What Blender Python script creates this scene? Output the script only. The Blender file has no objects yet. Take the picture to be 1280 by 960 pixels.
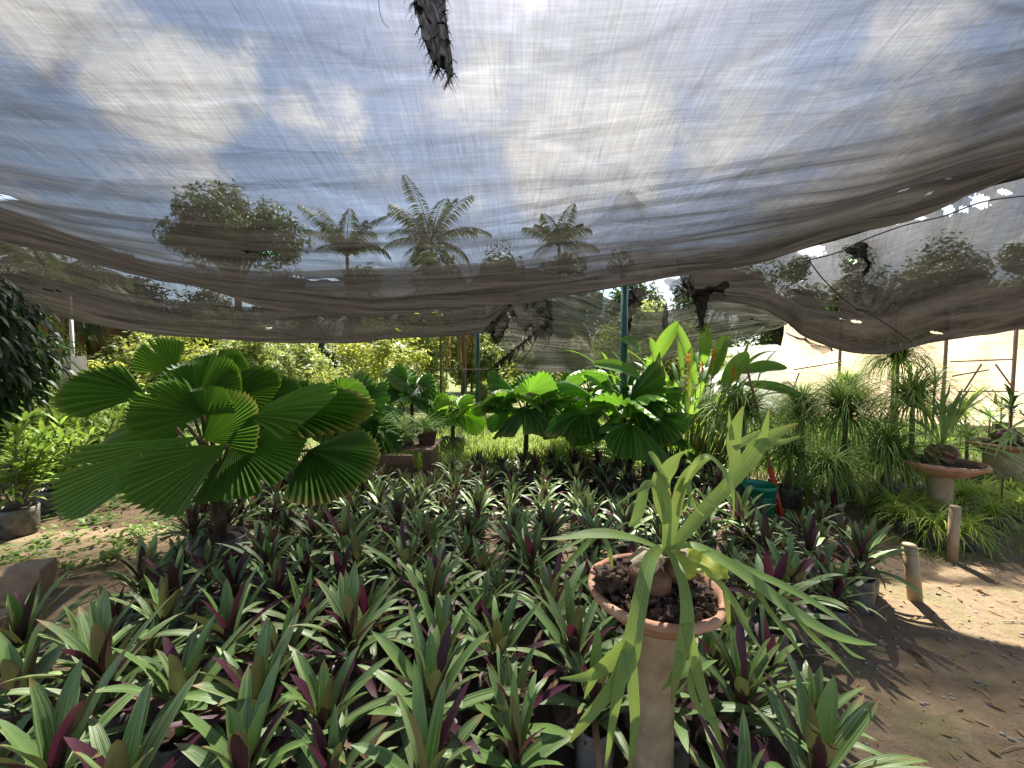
import bpy, math, random
from mathutils import Vector, Matrix, noise
R = math.radians
# ------------------------------------------------------------------ camera, sky, sun, exposure
scene = bpy.context.scene
COL = scene.collection
F = 490.0                       # focal length in photo pixels (1280 wide)
CAM = Vector((0, 0, 1.5)); PITCH = R(-2.9)
cam = bpy.data.cameras.new("camera"); cam.sensor_width = 36; cam.lens = F / 1280 * 36
cam.clip_end = 2000; cam.clip_start = 0.05
co = bpy.data.objects.new("camera", cam); COL.objects.link(co)
co.location = CAM; co.rotation_euler = (R(90) + PITCH, 0, 0)
scene.camera = co
SUN_EL, SUN_AZ = R(53), R(11)    # azimuth measured from +Y towards +X
scene.view_settings.view_transform = 'Standard'; scene.view_settings.look = 'None'
scene.view_settings.gamma = 1; scene.view_settings.use_curve_mapping = False
scene.view_settings.exposure = 1.8
cy = scene.cycles
try:
    cy.use_denoising = True; cy.denoiser = 'OPENIMAGEDENOISE'
except Exception: pass
cy.max_bounces = 7; cy.diffuse_bounces = 3; cy.glossy_bounces = 2; cy.transmission_bounces = 4
cy.transparent_max_bounces = 14; cy.sample_clamp_indirect = 4; cy.caustics_reflective = False; cy.caustics_refractive = False

def ray(px, py):
    d = Vector(((px - 640) / F, -(py - 480) / F, -1))
    return Matrix.Rotation(R(90) + PITCH, 3, 'X') @ d
def P(px, py, d):                # world point on that line of sight at forward distance d
    r = ray(px, py); return CAM + r * (d / r.y)
def G(px, py, z=0.0):
    r = ray(px, py); return CAM + r * ((z - CAM.z) / r.z)
def SC(d): return d / F          # metres per photo pixel at distance d

sl = bpy.data.lights.new("sun", 'SUN'); sl.energy = 5.0; sl.angle = R(0.9); sl.color = (1, .94, .84)
so = bpy.data.objects.new("sun", sl); COL.objects.link(so)
sd = Vector((math.sin(SUN_AZ) * math.cos(SUN_EL), math.cos(SUN_AZ) * math.cos(SUN_EL), math.sin(SUN_EL)))
so.rotation_euler = sd.to_track_quat('Z', 'Y').to_euler(); so.location = (0, 0, 30)

# node helpers -------------------------------------------------------
class N:
    def __init__(s, tree): s.t = tree; s.n = tree.nodes; s.l = tree.links
    def new(s, typ, **kw):
        n = s.n.new(typ)
        for k, v in kw.items():
            if k[0] == '_': setattr(n, k[1:], v)
        return n
    def put(s, sock, v):
        if isinstance(v, bpy.types.NodeSocket): s.l.new(v, sock)
        elif v is not None:
            if hasattr(sock.default_value, '__len__') and not hasattr(v, '__len__'): v = (v, v, v)
            if hasattr(sock.default_value, '__len__') and len(sock.default_value) == 4 and len(v) == 3: v = (*v, 1)
            sock.default_value = v
    def math(s, op, a, b=None, c=None, clamp=False):
        n = s.new('ShaderNodeMath', _operation=op, _use_clamp=clamp); s.put(n.inputs[0], a)
        if b is not None: s.put(n.inputs[1], b)
        if c is not None: s.put(n.inputs[2], c)
        return n.outputs[0]
    def vmath(s, op, a, b=None):
        n = s.new('ShaderNodeVectorMath', _operation=op); s.put(n.inputs[0], a)
        if b is not None: s.put(n.inputs[1], b)
        return n.outputs['Value'] if op in ('DOT_PRODUCT', 'LENGTH') else n.outputs[0]
    def mix(s, f, a, b, blend='MIX'):
        n = s.new('ShaderNodeMix', _data_type='RGBA', _blend_type=blend)
        s.put(n.inputs[0], f); s.put(n.inputs[6], a); s.put(n.inputs[7], b); return n.outputs[2]
    def rng(s, v, a, b, c=0., d=1., smooth=False):
        n = s.new('ShaderNodeMapRange'); n.interpolation_type = 'SMOOTHSTEP' if smooth else 'LINEAR'
        s.put(n.inputs[0], v)
        for i, x in enumerate((a, b, c, d)): n.inputs[i + 1].default_value = x
        return n.outputs[0]
    def noise(s, vec, scale, detail=4, rough=.55, dist=0., out=0):
        n = s.new('ShaderNodeTexNoise')
        if vec is not None: s.put(n.inputs['Vector'], vec)
        n.inputs['Scale'].default_value = scale; n.inputs['Detail'].default_value = detail
        n.inputs['Roughness'].default_value = rough; n.inputs['Distortion'].default_value = dist
        return n.outputs[out]
    def mapping(s, vec, scale=(1, 1, 1), rot=(0, 0, 0)):
        n = s.new('ShaderNodeMapping'); s.put(n.inputs[0], vec)
        n.inputs['Scale'].default_value = scale; n.inputs['Rotation'].default_value = rot; return n.outputs[0]
    def bump(s, h, strength=.3, dist=.02):
        n = s.new('ShaderNodeBump'); s.put(n.inputs['Height'], h); n.inputs['Strength'].default_value = strength
        n.inputs['Distance'].default_value = dist; return n.outputs[0]

def mat(name):
    m = bpy.data.materials.new(name); m.use_nodes = True; m.node_tree.nodes.clear()
    n = N(m.node_tree); n.o = n.new('ShaderNodeOutputMaterial'); n.m = m; return n

# world ------------------------------------------------------------------
w = bpy.data.worlds.new("World"); scene.world = w; w.use_nodes = True
w.node_tree.nodes.clear(); n = N(w.node_tree)
out = n.new('ShaderNodeOutputWorld'); bg = n.new('ShaderNodeBackground')
sky = n.new('ShaderNodeTexSky', _sky_type='NISHITA', _sun_disc=False, _sun_elevation=SUN_EL, _sun_rotation=SUN_AZ)
sky.air_density = 1.0; sky.dust_density = 1.2; sky.ozone_density = 2.0
gen = n.new('ShaderNodeTexCoord').outputs['Generated']
dirn = n.vmath('NORMALIZE', gen)
nz = n.noise(dirn, 5.0, 8, .6, .3); nz2 = n.noise(dirn, 1.6, 3, .5)
acc = None
for px, py, rad, wt in ((165, 112, 6, 1.0), (262, 112, 7, 1.15), (205, 118, 6, 1.0), (235, 15, 9, .5), (355, 135, 3, .75), (372, 140, 3, .6),
                        (430, 225, 14, .55), (520, 215, 10, .7), (300, 230, 16, .4), (40, 10, 12, .8), (60, 250, 18, .5),
                        (640, 60, 16, .85), (760, 20, 20, 1.1), (850, 100, 18, 1.0), (700, 190, 14, .75), (960, 130, 18, .8), (800, 230, 14, .7),
                        (1100, 330, 18, .9), (1250, 330, 16, .8), (820, 360, 7, 1.1), (1180, 60, 20, .6), (520, -60, 18, .7)):
    d = ray(px, py).normalized()
    dp = n.vmath('DOT_PRODUCT', dirn, tuple(d))
    b = n.rng(dp, math.cos(R(rad)), math.cos(R(rad * .25)), 0, wt, True)
    acc = b if acc is None else n.math('MAXIMUM', acc, b)
# the rest of the sky dome has loose clouds too
rest = n.rng(nz2, .5, .7, 0, .55)
acc = n.math('MAXIMUM', acc, rest)
dens = n.rng(n.math('ADD', acc, n.math('MULTIPLY', n.math('SUBTRACT', nz, .5), 3.2)), .42, 1.15, 0, .92, True)
cloudcol = n.mix(n.rng(nz, .35, .7), (3.4, 3.8, 4.5), (7.4, 7.2, 6.9))
glow = n.rng(n.vmath('DOT_PRODUCT', dirn, tuple(sd)), .45, .99, .9, 1.15, True)
veil = n.mix(.2, sky.outputs[0], (3.0, 3.05, 3.1))
c = n.mix(dens, veil, n.vmath('MULTIPLY', cloudcol, glow))
n.put(bg.inputs[0], c); bg.inputs[1].default_value = 0.075
n.l.new(bg.outputs[0], out.inputs[0])

# ------------------------------------------------------------------ mesh builder
class MB:
    def __init__(s): s.v = []; s.f = []; s.a = []; s.mi = []
    def vert(s, p, a=(0, 0, 0)): s.v.append(tuple(p)); s.a.append(a); return len(s.v) - 1
    def face(s, idx, m=0): s.f.append(tuple(idx)); s.mi.append(m)
    def grid(s, rows, m=0, closed=False):          # rows of vertex indices
        for r0, r1 in zip(rows, rows[1:]):
            k = len(r0)
            for i in range(k if closed else k - 1):
                j = (i + 1) % k; s.face((r0[i], r0[j], r1[j], r1[i]), m)
    def build(s, name, mats, parent=None, smooth=True, loc=None):
        me = bpy.data.meshes.new(name); me.from_pydata(s.v, [], s.f)
        if not isinstance(mats, (list, tuple)): mats = [mats]
        for x in mats: me.materials.append(x)
        at = me.attributes.new('leaf', 'FLOAT_VECTOR', 'POINT')
        at.data.foreach_set('vector', [c for a in s.a for c in a])
        me.polygons.foreach_set('material_index', s.mi)
        me.polygons.foreach_set('use_smooth', [smooth] * len(s.f)); me.update()
        o = bpy.data.objects.new(name, me); COL.objects.link(o)
        if parent is not None: o.parent = parent
        if loc is not None: o.location = loc
        return o

def tag(o, label=None, cat=None, group=None, kind=None):
    if label: o['label'] = label
    if cat: o['category'] = cat
    if group: o['group'] = group
    if kind: o['kind'] = kind
    return o
def thing(name, label, cat, loc=(0, 0, 0), rz=0, group=None):
    o = bpy.data.objects.new(name, None); COL.objects.link(o); o.empty_display_size = .1
    o.location = loc; o.rotation_euler = (0, 0, rz); return tag(o, label, cat, group)
KIDS = {}
def kids(o):
    return [c for c in bpy.data.objects if c.parent == o] if o.name not in KIDS else KIDS[o.name]
def dup(o, loc, rz=0, sc=1, label=None, parent=None):
    if o.name not in KIDS: KIDS[o.name] = kids(o)
    c = o.copy(); COL.objects.link(c)
    if parent is None:
        c.location = loc; c.rotation_euler = (0, 0, rz); c.scale = (sc, sc, sc)
        if label: c['label'] = label
    else: c.parent = parent
    for ch in KIDS[o.name]: dup(ch, None, parent=c)
    return c

def cr(pts, k=6):                # Catmull-Rom through tuples of any length
    pts = [tuple(p) for p in pts]; q = [pts[0]] + pts + [pts[-1]]; res = []
    for i in range(1, len(q) - 2):
        for j in range(k):
            t = j / k
            res.append(tuple(.5 * (2 * b + (c - a) * t + (2 * a - 5 * b + 4 * c - d) * t * t + (-a + 3 * b - 3 * c + d) * t ** 3)
                             for a, b, c, d in zip(q[i - 1], q[i], q[i + 1], q[i + 2])))
    res.append(pts[-1]); return res
def interp(tab, x):
    if x <= tab[0][0]:
        (a, b), (c, d) = tab[0], tab[1]
        return b + (d - b) * (x - a) / (c - a) if False else b
    for (a, b), (c, d) in zip(tab, tab[1:]):
        if x <= c:
            t = (x - a) / (c - a); return b + (d - b) * t
    return tab[-1][1]
def interps(tab, x, k=None):     # smooth interpolation through a table
    if x <= tab[0][0]: return tab[0][1]
    if x >= tab[-1][0]: return tab[-1][1]
    for i in range(len(tab) - 1):
        if x <= tab[i + 1][0]:
            p0 = tab[max(i - 1, 0)]; p1 = tab[i]; p2 = tab[i + 1]; p3 = tab[min(i + 2, len(tab) - 1)]
            h = p2[0] - p1[0]; t = (x - p1[0]) / h
            m1 = (p2[1] - p0[1]) / (p2[0] - p0[0]) * h; m2 = (p3[1] - p1[1]) / (p3[0] - p1[0]) * h
            return (2*t**3-3*t*t+1)*p1[1] + (t**3-2*t*t+t)*m1 + (-2*t**3+3*t*t)*p2[1] + (t**3-t*t)*m2

def tube(mb, pts, rad, n=8, m=0, cap=True, rnd=0., jit=0.):
    pts = [Vector(p) for p in pts]; rows = []
    up = Vector((0, 0, 1)); prev = None
    for i, p in enumerate(pts):
        t = (pts[min(i + 1, len(pts) - 1)] - pts[max(i - 1, 0)]).normalized()
        if prev is None:
            s = t.cross(up) if abs(t.z) < .95 else t.cross(Vector((1, 0, 0)))
        else: s = prev - t * prev.dot(t)
        s.normalize(); prev = s; b = t.cross(s)
        r = rad[i] if isinstance(rad, (list, tuple)) else rad
        rows.append([mb.vert(p + (s * math.cos(a) + b * math.sin(a)) * r * (1 + random.uniform(-jit, jit)), (k / n, i / max(1, len(pts) - 1), rnd))
                     for k in range(n) for a in [2 * math.pi * k / n]])
    mb.grid(rows, m, True)
    if cap: mb.face(rows[-1], m); mb.face(rows[0][::-1], m)
def lathe(mb, prof, c=(0, 0, 0), n=32, m=0, wob=0.):
    c = Vector(c); rows = []
    for i, (r, z) in enumerate(prof):
        rows.append([mb.vert(c + Vector((r * math.cos(a) * (1 + wob * noise.noise(Vector((3 * math.cos(a), 3 * math.sin(a), z * 14)))),
                     r * math.sin(a) * (1 + wob * noise.noise(Vector((3 * math.cos(a), 3 * math.sin(a), z * 14)))), z)), (k / n, i / len(prof), 0))
                     for k in range(n) for a in [2 * math.pi * k / n]])
    mb.grid(rows, m, True); mb.face(rows[-1], m); mb.face(rows[0][::-1], m)
def box(mb, c, s, rot=0, m=0, tilt=None):
    c = Vector(c); M = Matrix.Rotation(rot, 3, 'Z')
    if tilt is not None: M = M @ tilt
    ids = [mb.vert(c + M @ Vector((x * s[0] / 2, y * s[1] / 2, z * s[2] / 2)), (x, y, z)) for x in (-1, 1) for y in (-1, 1) for z in (-1, 1)]
    for f in ((0, 1, 3, 2), (4, 6, 7, 5), (0, 4, 5, 1), (2, 3, 7, 6), (0, 2, 6, 4), (1, 5, 7, 3)): mb.face([ids[i] for i in f], m)
def bar(mb, a, b, r, n=6, m=0): tube(mb, [a, b], r, n, m)

PROF = {
    'lance': lambda t: max(0., (t + .10) ** .45 * (1 - t) ** .62 * 1.28),
    'strap': lambda t: max(0., min(1, .55 + 1.6 * t) * (1 - t ** 3) ** .8),
    'oval':  lambda t: max(0., math.sin(math.pi * min(1, t * .93 + .07)) ** .75),
    'grass': lambda t: (1 - t) ** .7,
}
def ribbon(mb, pts, wid, hint=(0, 0, 1), fold=.2, rnd=0., across=2, m=0, wave=0., twist=0.):
    pts = [Vector(p) for p in pts]; rows = []; hint = Vector(hint); k = len(pts)
    ph = random.uniform(0, 6)
    for i, p in enumerate(pts):
        t = (pts[min(i + 1, k - 1)] - pts[max(i - 1, 0)]).normalized()
        s = t.cross(hint)
        if s.length < 1e-3: s = t.cross(Vector((.3, 1, .1)))
        s.normalize(); nn = s.cross(t)
        v = i / (k - 1)
        if twist:
            a = twist * v; s, nn = s * math.cos(a) + nn * math.sin(a), nn * math.cos(a) - s * math.sin(a)
        W = (wid[i] if isinstance(wid, (list, tuple)) else wid) * .5
        row = []
        for j in range(across + 1):
            u = j / across * 2 - 1
            q = p + s * (u * W) + nn * (fold * W * abs(u) ** 1.3 + wave * W * math.sin(v * 14 + ph + (2.6 if u < 0 else 0)) * abs(u))
            row.append(mb.vert(q, ((u + 1) / 2, v, rnd)))
        rows.append(row)
    mb.grid(rows, m)
def arc_leaf(mb, base, az, el, L, W, droop=1., fold=.35, rnd=0., segs=7, prof='lance', across=2, m=0, pw=1.4, curl=0., wave=0., twist=0.):
    p = Vector(base); pts = [p.copy()]; ws = []; pr = PROF[prof]
    for i in range(segs):
        t = (i + .5) / segs; e = el - droop * t ** pw; a = az + curl * t
        p = p + Vector((math.cos(e) * math.cos(a), math.cos(e) * math.sin(a), math.sin(e))) * (L / segs); pts.append(p.copy())
    ws = [W * pr(i / segs) for i in range(segs + 1)]
    # hint: plane normal, perpendicular to azimuth plane's tangent -> use up rotated back
    side = Vector((-math.sin(az), math.cos(az), 0))
    k = len(pts); rows = []; ph = random.uniform(0, 6)
    for i, q in enumerate(pts):
        t = (pts[min(i + 1, k - 1)] - pts[max(i - 1, 0)]).normalized(); s = (side - t * side.dot(t)).normalized(); nn = t.cross(s)
        if twist:
            an = twist * i / k; s, nn = s * math.cos(an) + nn * math.sin(an), nn * math.cos(an) - s * math.sin(an)
        v = i / (k - 1); hw = ws[i] / 2; row = []
        for j in range(across + 1):
            u = j / across * 2 - 1
            row.append(mb.vert(q + s * (u * hw) + nn * (fold * hw * abs(u) + wave * hw * math.sin(v * 11 + ph + u * 2) * abs(u)), ((u + 1) / 2, v, rnd)))
        rows.append(row[::-1])
    mb.grid(rows, m)

# ------------------------------------------------------------------ materials
def simple(name, col, rough=.7, var=.25, scale=8, bump=.2, metal=0., col2=None, spec=.5, bscale=None):
    n = mat(name); tc = n.new('ShaderNodeTexCoord').outputs['Object']
    nz = n.noise(tc, scale, 6, .6); c2 = col2 or tuple(c * (1 - var) for c in col)
    base = n.mix(n.rng(nz, .3, .7), c2, col)
    p = n.new('ShaderNodeBsdfPrincipled'); n.put(p.inputs['Base Color'], base)
    n.put(p.inputs['Roughness'], n.rng(nz, .2, .8, min(1, rough + .1), max(0, rough - .1))); p.inputs['Metallic'].default_value = metal
    p.inputs['Specular IOR Level'].default_value = spec
    n.put(p.inputs['Normal'], n.bump(n.noise(tc, bscale or scale * 6, 5, .65), bump, .01))
    n.l.new(p.outputs[0], n.o.inputs[0]); return n.m

def leafmat(name, col, col2=None, back=None, stripe=None, trans=.35, rough=.42, vein=0., tip=None, tcol=None, spec=.5, veins=14, sat=.35):
    n = mat(name); a = n.new('ShaderNodeAttribute'); a.attribute_name = 'leaf'
    sep = n.new('ShaderNodeSeparateXYZ'); n.l.new(a.outputs['Vector'], sep.inputs[0]); u, v, r = sep.outputs
    oi = n.new('ShaderNodeObjectInfo').outputs['Random']
    tc = n.new('ShaderNodeTexCoord').outputs['Object']
    nz = n.noise(tc, 9, 4, .6)
    rr = n.math('FRACT', n.math('ADD', r, n.math('MULTIPLY', oi, 3.7)))
    c = n.mix(n.math('ADD', n.math('MULTIPLY', rr, .75), n.math('MULTIPLY', nz, .3), clamp=True), col, col2 or tuple(x * .6 for x in col))
    au = n.math('ABSOLUTE', n.math('SUBTRACT', u, .5))              # 0 at the midrib, .5 at the margin
    if stripe:
        # long pale streaks running along the blade, strongest between midrib and margin
        sv = n.new('ShaderNodeCombineXYZ'); n.put(sv.inputs[0], n.math('MULTIPLY', u, 9)); n.put(sv.inputs[1], n.math('MULTIPLY', v, .7)); n.put(sv.inputs[2], n.math('MULTIPLY', rr, 40))
        sn = n.noise(sv.outputs[0], 1.0, 3, .5)
        band = n.rng(sn, .42, .62)
        band = n.math('MULTIPLY', band, n.rng(rr, .1, .7, .25, 1.))
        c = n.mix(n.math('MULTIPLY', band, .36), c, stripe)
    if vein:
        vv = n.math('SINE', n.math('MULTIPLY', u, veins * 6.283))
        c = n.mix(n.math('MULTIPLY', n.rng(vv, .2, 1), vein), c, tuple(min(1, x * 1.7 + .02) for x in col))
    c = n.mix(n.rng(au, .0, .05, .25, 0), c, tuple(min(1, x * 1.8 + .03) for x in col))
    if tip:
        c = n.mix(n.math('MULTIPLY', n.rng(n.math('ADD', v, n.math('MULTIPLY', nz, .2)), .93, 1.08), n.rng(rr, .4, .9)), c, tip)
    front = c
    if back:
        c = n.mix(n.new('ShaderNodeNewGeometry').outputs['Backfacing'], c, n.mix(rr, back, tuple(x * .45 for x in back)))
    p = n.new('ShaderNodeBsdfPrincipled'); n.put(p.inputs['Base Color'], c); n.put(p.inputs['Roughness'], n.rng(nz, .3, .7, rough - .06, rough + .12))
    p.inputs['Specular IOR Level'].default_value = spec
    wv = n.math('ADD', n.math('SINE', n.math('MULTIPLY', u, 60)), n.math('MULTIPLY', nz, 3))
    n.put(p.inputs['Normal'], n.bump(wv, .18, .004))
    t = n.new('ShaderNodeBsdfTranslucent')
    n.put(t.inputs[0], n.mix(.5, front, tcol) if tcol else n.mix(1., front, (1.6, 1.9, .9), 'MULTIPLY'))
    ms = n.new('ShaderNodeMixShader'); ms.inputs[0].default_value = trans
    n.l.new(p.outputs[0], ms.inputs[1]); n.l.new(t.outputs[0], ms.inputs[2]); n.l.new(ms.outputs[0], n.o.inputs[0]); return n.m

M = {}
M['oyster'] = leafmat('oyster_leaf', (.15, .26, .065), (.065, .135, .038), back=(.12, .02, .055), stripe=(.58, .63, .36), trans=.13, rough=.38, tcol=(.2, .26, .04), tip=(.3, .17, .08), spec=.5)
M['oyster_purple'] = leafmat('oyster_purple_leaf', (.095, .02, .045), (.05, .017, .026), trans=.22, rough=.4, tcol=(.2, .025, .07))
M['oyster_brown'] = leafmat('oyster_dry_leaf', (.32, .2, .1), (.16, .1, .06), trans=.15, rough=.7)
M['fan'] = leafmat('fan_leaf', (.095, .195, .024), (.028, .082, .014), trans=.44, rough=.36, vein=.55, veins=30, tip=(.34, .24, .09), tcol=(.2, .45, .02), spec=.4)
M['fan_lime'] = leafmat('fan_leaf_lime', (.26, .42, .03), (.18, .32, .03), trans=.42, rough=.4, vein=.3, veins=30, tcol=(.35, .6, .05))
M['petiole'] = simple('petiole', (.12, .13, .04), .6, .4, 20, .2, col2=(.13, .06, .03))
M['fibre'] = simple('palm_fibre', (.17, .09, .045), .9, .5, 35, .7, col2=(.05, .03, .02), bscale=120)
M['stag'] = leafmat('staghorn_frond', (.21, .32, .095), (.15, .25, .075), trans=.4, rough=.45, vein=.25, veins=5, tcol=(.5, .62, .08), tip=(.22, .12, .06), spec=.35)
M['stag_yellow'] = leafmat('staghorn_yellow', (.5, .52, .09), (.35, .42, .08), trans=.35, rough=.5)
M['ponytail'] = leafmat('ponytail_leaf', (.26, .39, .08), (.13, .22, .05), trans=.32, rough=.5, spec=.2, tip=(.3, .22, .1), tcol=(.3, .42, .08))
M['spider'] = leafmat('spider_leaf', (.46, .60, .08), (.32, .46, .06), trans=.4, rough=.45, stripe=(.45, .52, .2), tcol=(.5, .6, .08))
M['heliconia'] = leafmat('heliconia_leaf', (.1, .22, .03), (.05, .13, .025), trans=.42, rough=.36, vein=.15, veins=9, tcol=(.36, .6, .04))
M['shrub'] = leafmat('shrub_leaf', (.36, .52, .08), (.18, .32, .05), trans=.38, rough=.4, tcol=(.36, .5, .06))
M['dark'] = leafmat('dark_leaf', (.05, .09, .03), (.028, .055, .022), trans=.2, rough=.4, spec=.45)
M['fern'] = leafmat('fern_leaf', (.24, .38, .07), (.14, .25, .05), trans=.35, rough=.5, tcol=(.3, .45, .06))
M['hedge'] = leafmat('hedge_leaf', (.28, .33, .09), (.17, .22, .06), trans=.42, rough=.5, tcol=(.5, .55, .12))
M['hedge_yellow'] = leafmat('hedge_yellow_leaf', (.38, .44, .08), (.24, .30, .06), trans=.45, rough=.5, tcol=(.65, .65, .1))
M['treeleaf'] = leafmat('tree_leaf', (.075, .11, .035), (.045, .075, .025), trans=.3, rough=.5)
M['frond'] = leafmat('coconut_leaflet', (.07, .10, .035), (.04, .065, .025), trans=.3, rough=.5, tcol=(.14, .18, .05), spec=.25)
M['dead'] = leafmat('dead_frond', (.36, .22, .1), (.22, .13, .06), trans=.3, rough=.8)
M['grass'] = leafmat('grass_blade', (.32, .44, .08), (.2, .3, .05), trans=.42, rough=.5, tcol=(.5, .6, .1))
M['weed'] = leafmat('weed_leaf', (.17, .27, .05), (.1, .18, .04), trans=.4, rough=.45)
M['bark'] = simple('bark', (.2, .15, .11), .9, .5, 12, .6)
M['bag'] = simple('nursery_bag', (.035, .034, .033), .42, .4, 14, .6, col2=(.19, .165, .135), bscale=25)
M['bag_grey'] = simple('dusty_grey_bag', (.30, .28, .25), .5, .4, 14, .6, col2=(.12, .11, .1), bscale=25)
M['soil'] = simple('potting_soil', (.09, .055, .035), .95, .6, 40, 1., col2=(.03, .018, .012), bscale=90)
M['terracotta'] = simple('terracotta', (.40, .15, .075), .8, .3, 13, .6, col2=(.52, .33, .23), bscale=60)
M['clay'] = simple('beige_clay', (.46, .35, .22), .85, .25, 11, .6, col2=(.24, .17, .10), bscale=50)
M['chip'] = simple('bark_chip', (.20, .115, .08), .75, .6, 40, 1., col2=(.03, .014, .012))
M['bulb'] = simple('tuber_skin', (.24, .12, .07), .5, .5, 14, .7, col2=(.06, .025, .02), bscale=60)
M['papery'] = simple('papery_shield', (.5, .42, .3), .6, .4, 14, .5, col2=(.22, .15, .09))
M['bamboo'] = simple('bamboo', (.45, .34, .2), .55, .3, 10, .3, col2=(.28, .2, .11))
M['wood'] = simple('weathered_plank', (.30, .19, .12), .8, .4, 9, .5, col2=(.17, .11, .075), bscale=60)
M['brick'] = simple('clay_block', (.42, .29, .18), .95, .3, 12, .8, col2=(.28, .19, .12), bscale=60)
M['green_paint'] = simple('green_paint', (.02, .10, .065), .4, .4, 9, .1, col2=(.015, .06, .045))
M['green_plastic'] = simple('green_plastic', (.01, .24, .12), .35, .2, 5, .03)
M['red_paint'] = simple('red_paint', (.6, .06, .03), .45, .2, 9, .1)
M['stick'] = simple('cane_stick', (.3, .13, .06), .6, .3, 12, .2)
M['steel'] = simple('galvanised_pipe', (.4, .4, .4), .5, .3, 12, .1, metal=.6)
M['iron'] = simple('rusty_iron', (.13, .08, .06), .8, .4, 14, .3)
M['white_plastic'] = simple('white_plastic', (.6, .6, .57), .5, .15, 8, .1)
M['orange'] = leafmat('orange_bract', (.7, .28, .04), (.6, .16, .03), trans=.3, rough=.45)
M['pink'] = leafmat('pink_petal', (.7, .25, .35), (.65, .5, .5), trans=.35, rough=.5)
M['concrete'] = simple('concrete', (.33, .3, .27), .9, .3, 8, .4)
M['cord'] = simple('black_cord', (.02, .02, .02), .7, .3, 20, .1)
M['gh_frame'] = simple('greenhouse_frame', (.26, .19, .15), .8, .4, 8, .2)
M['seed'] = simple('white_fleck', (.7, .68, .62), .8, .2, 9, .2)

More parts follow.
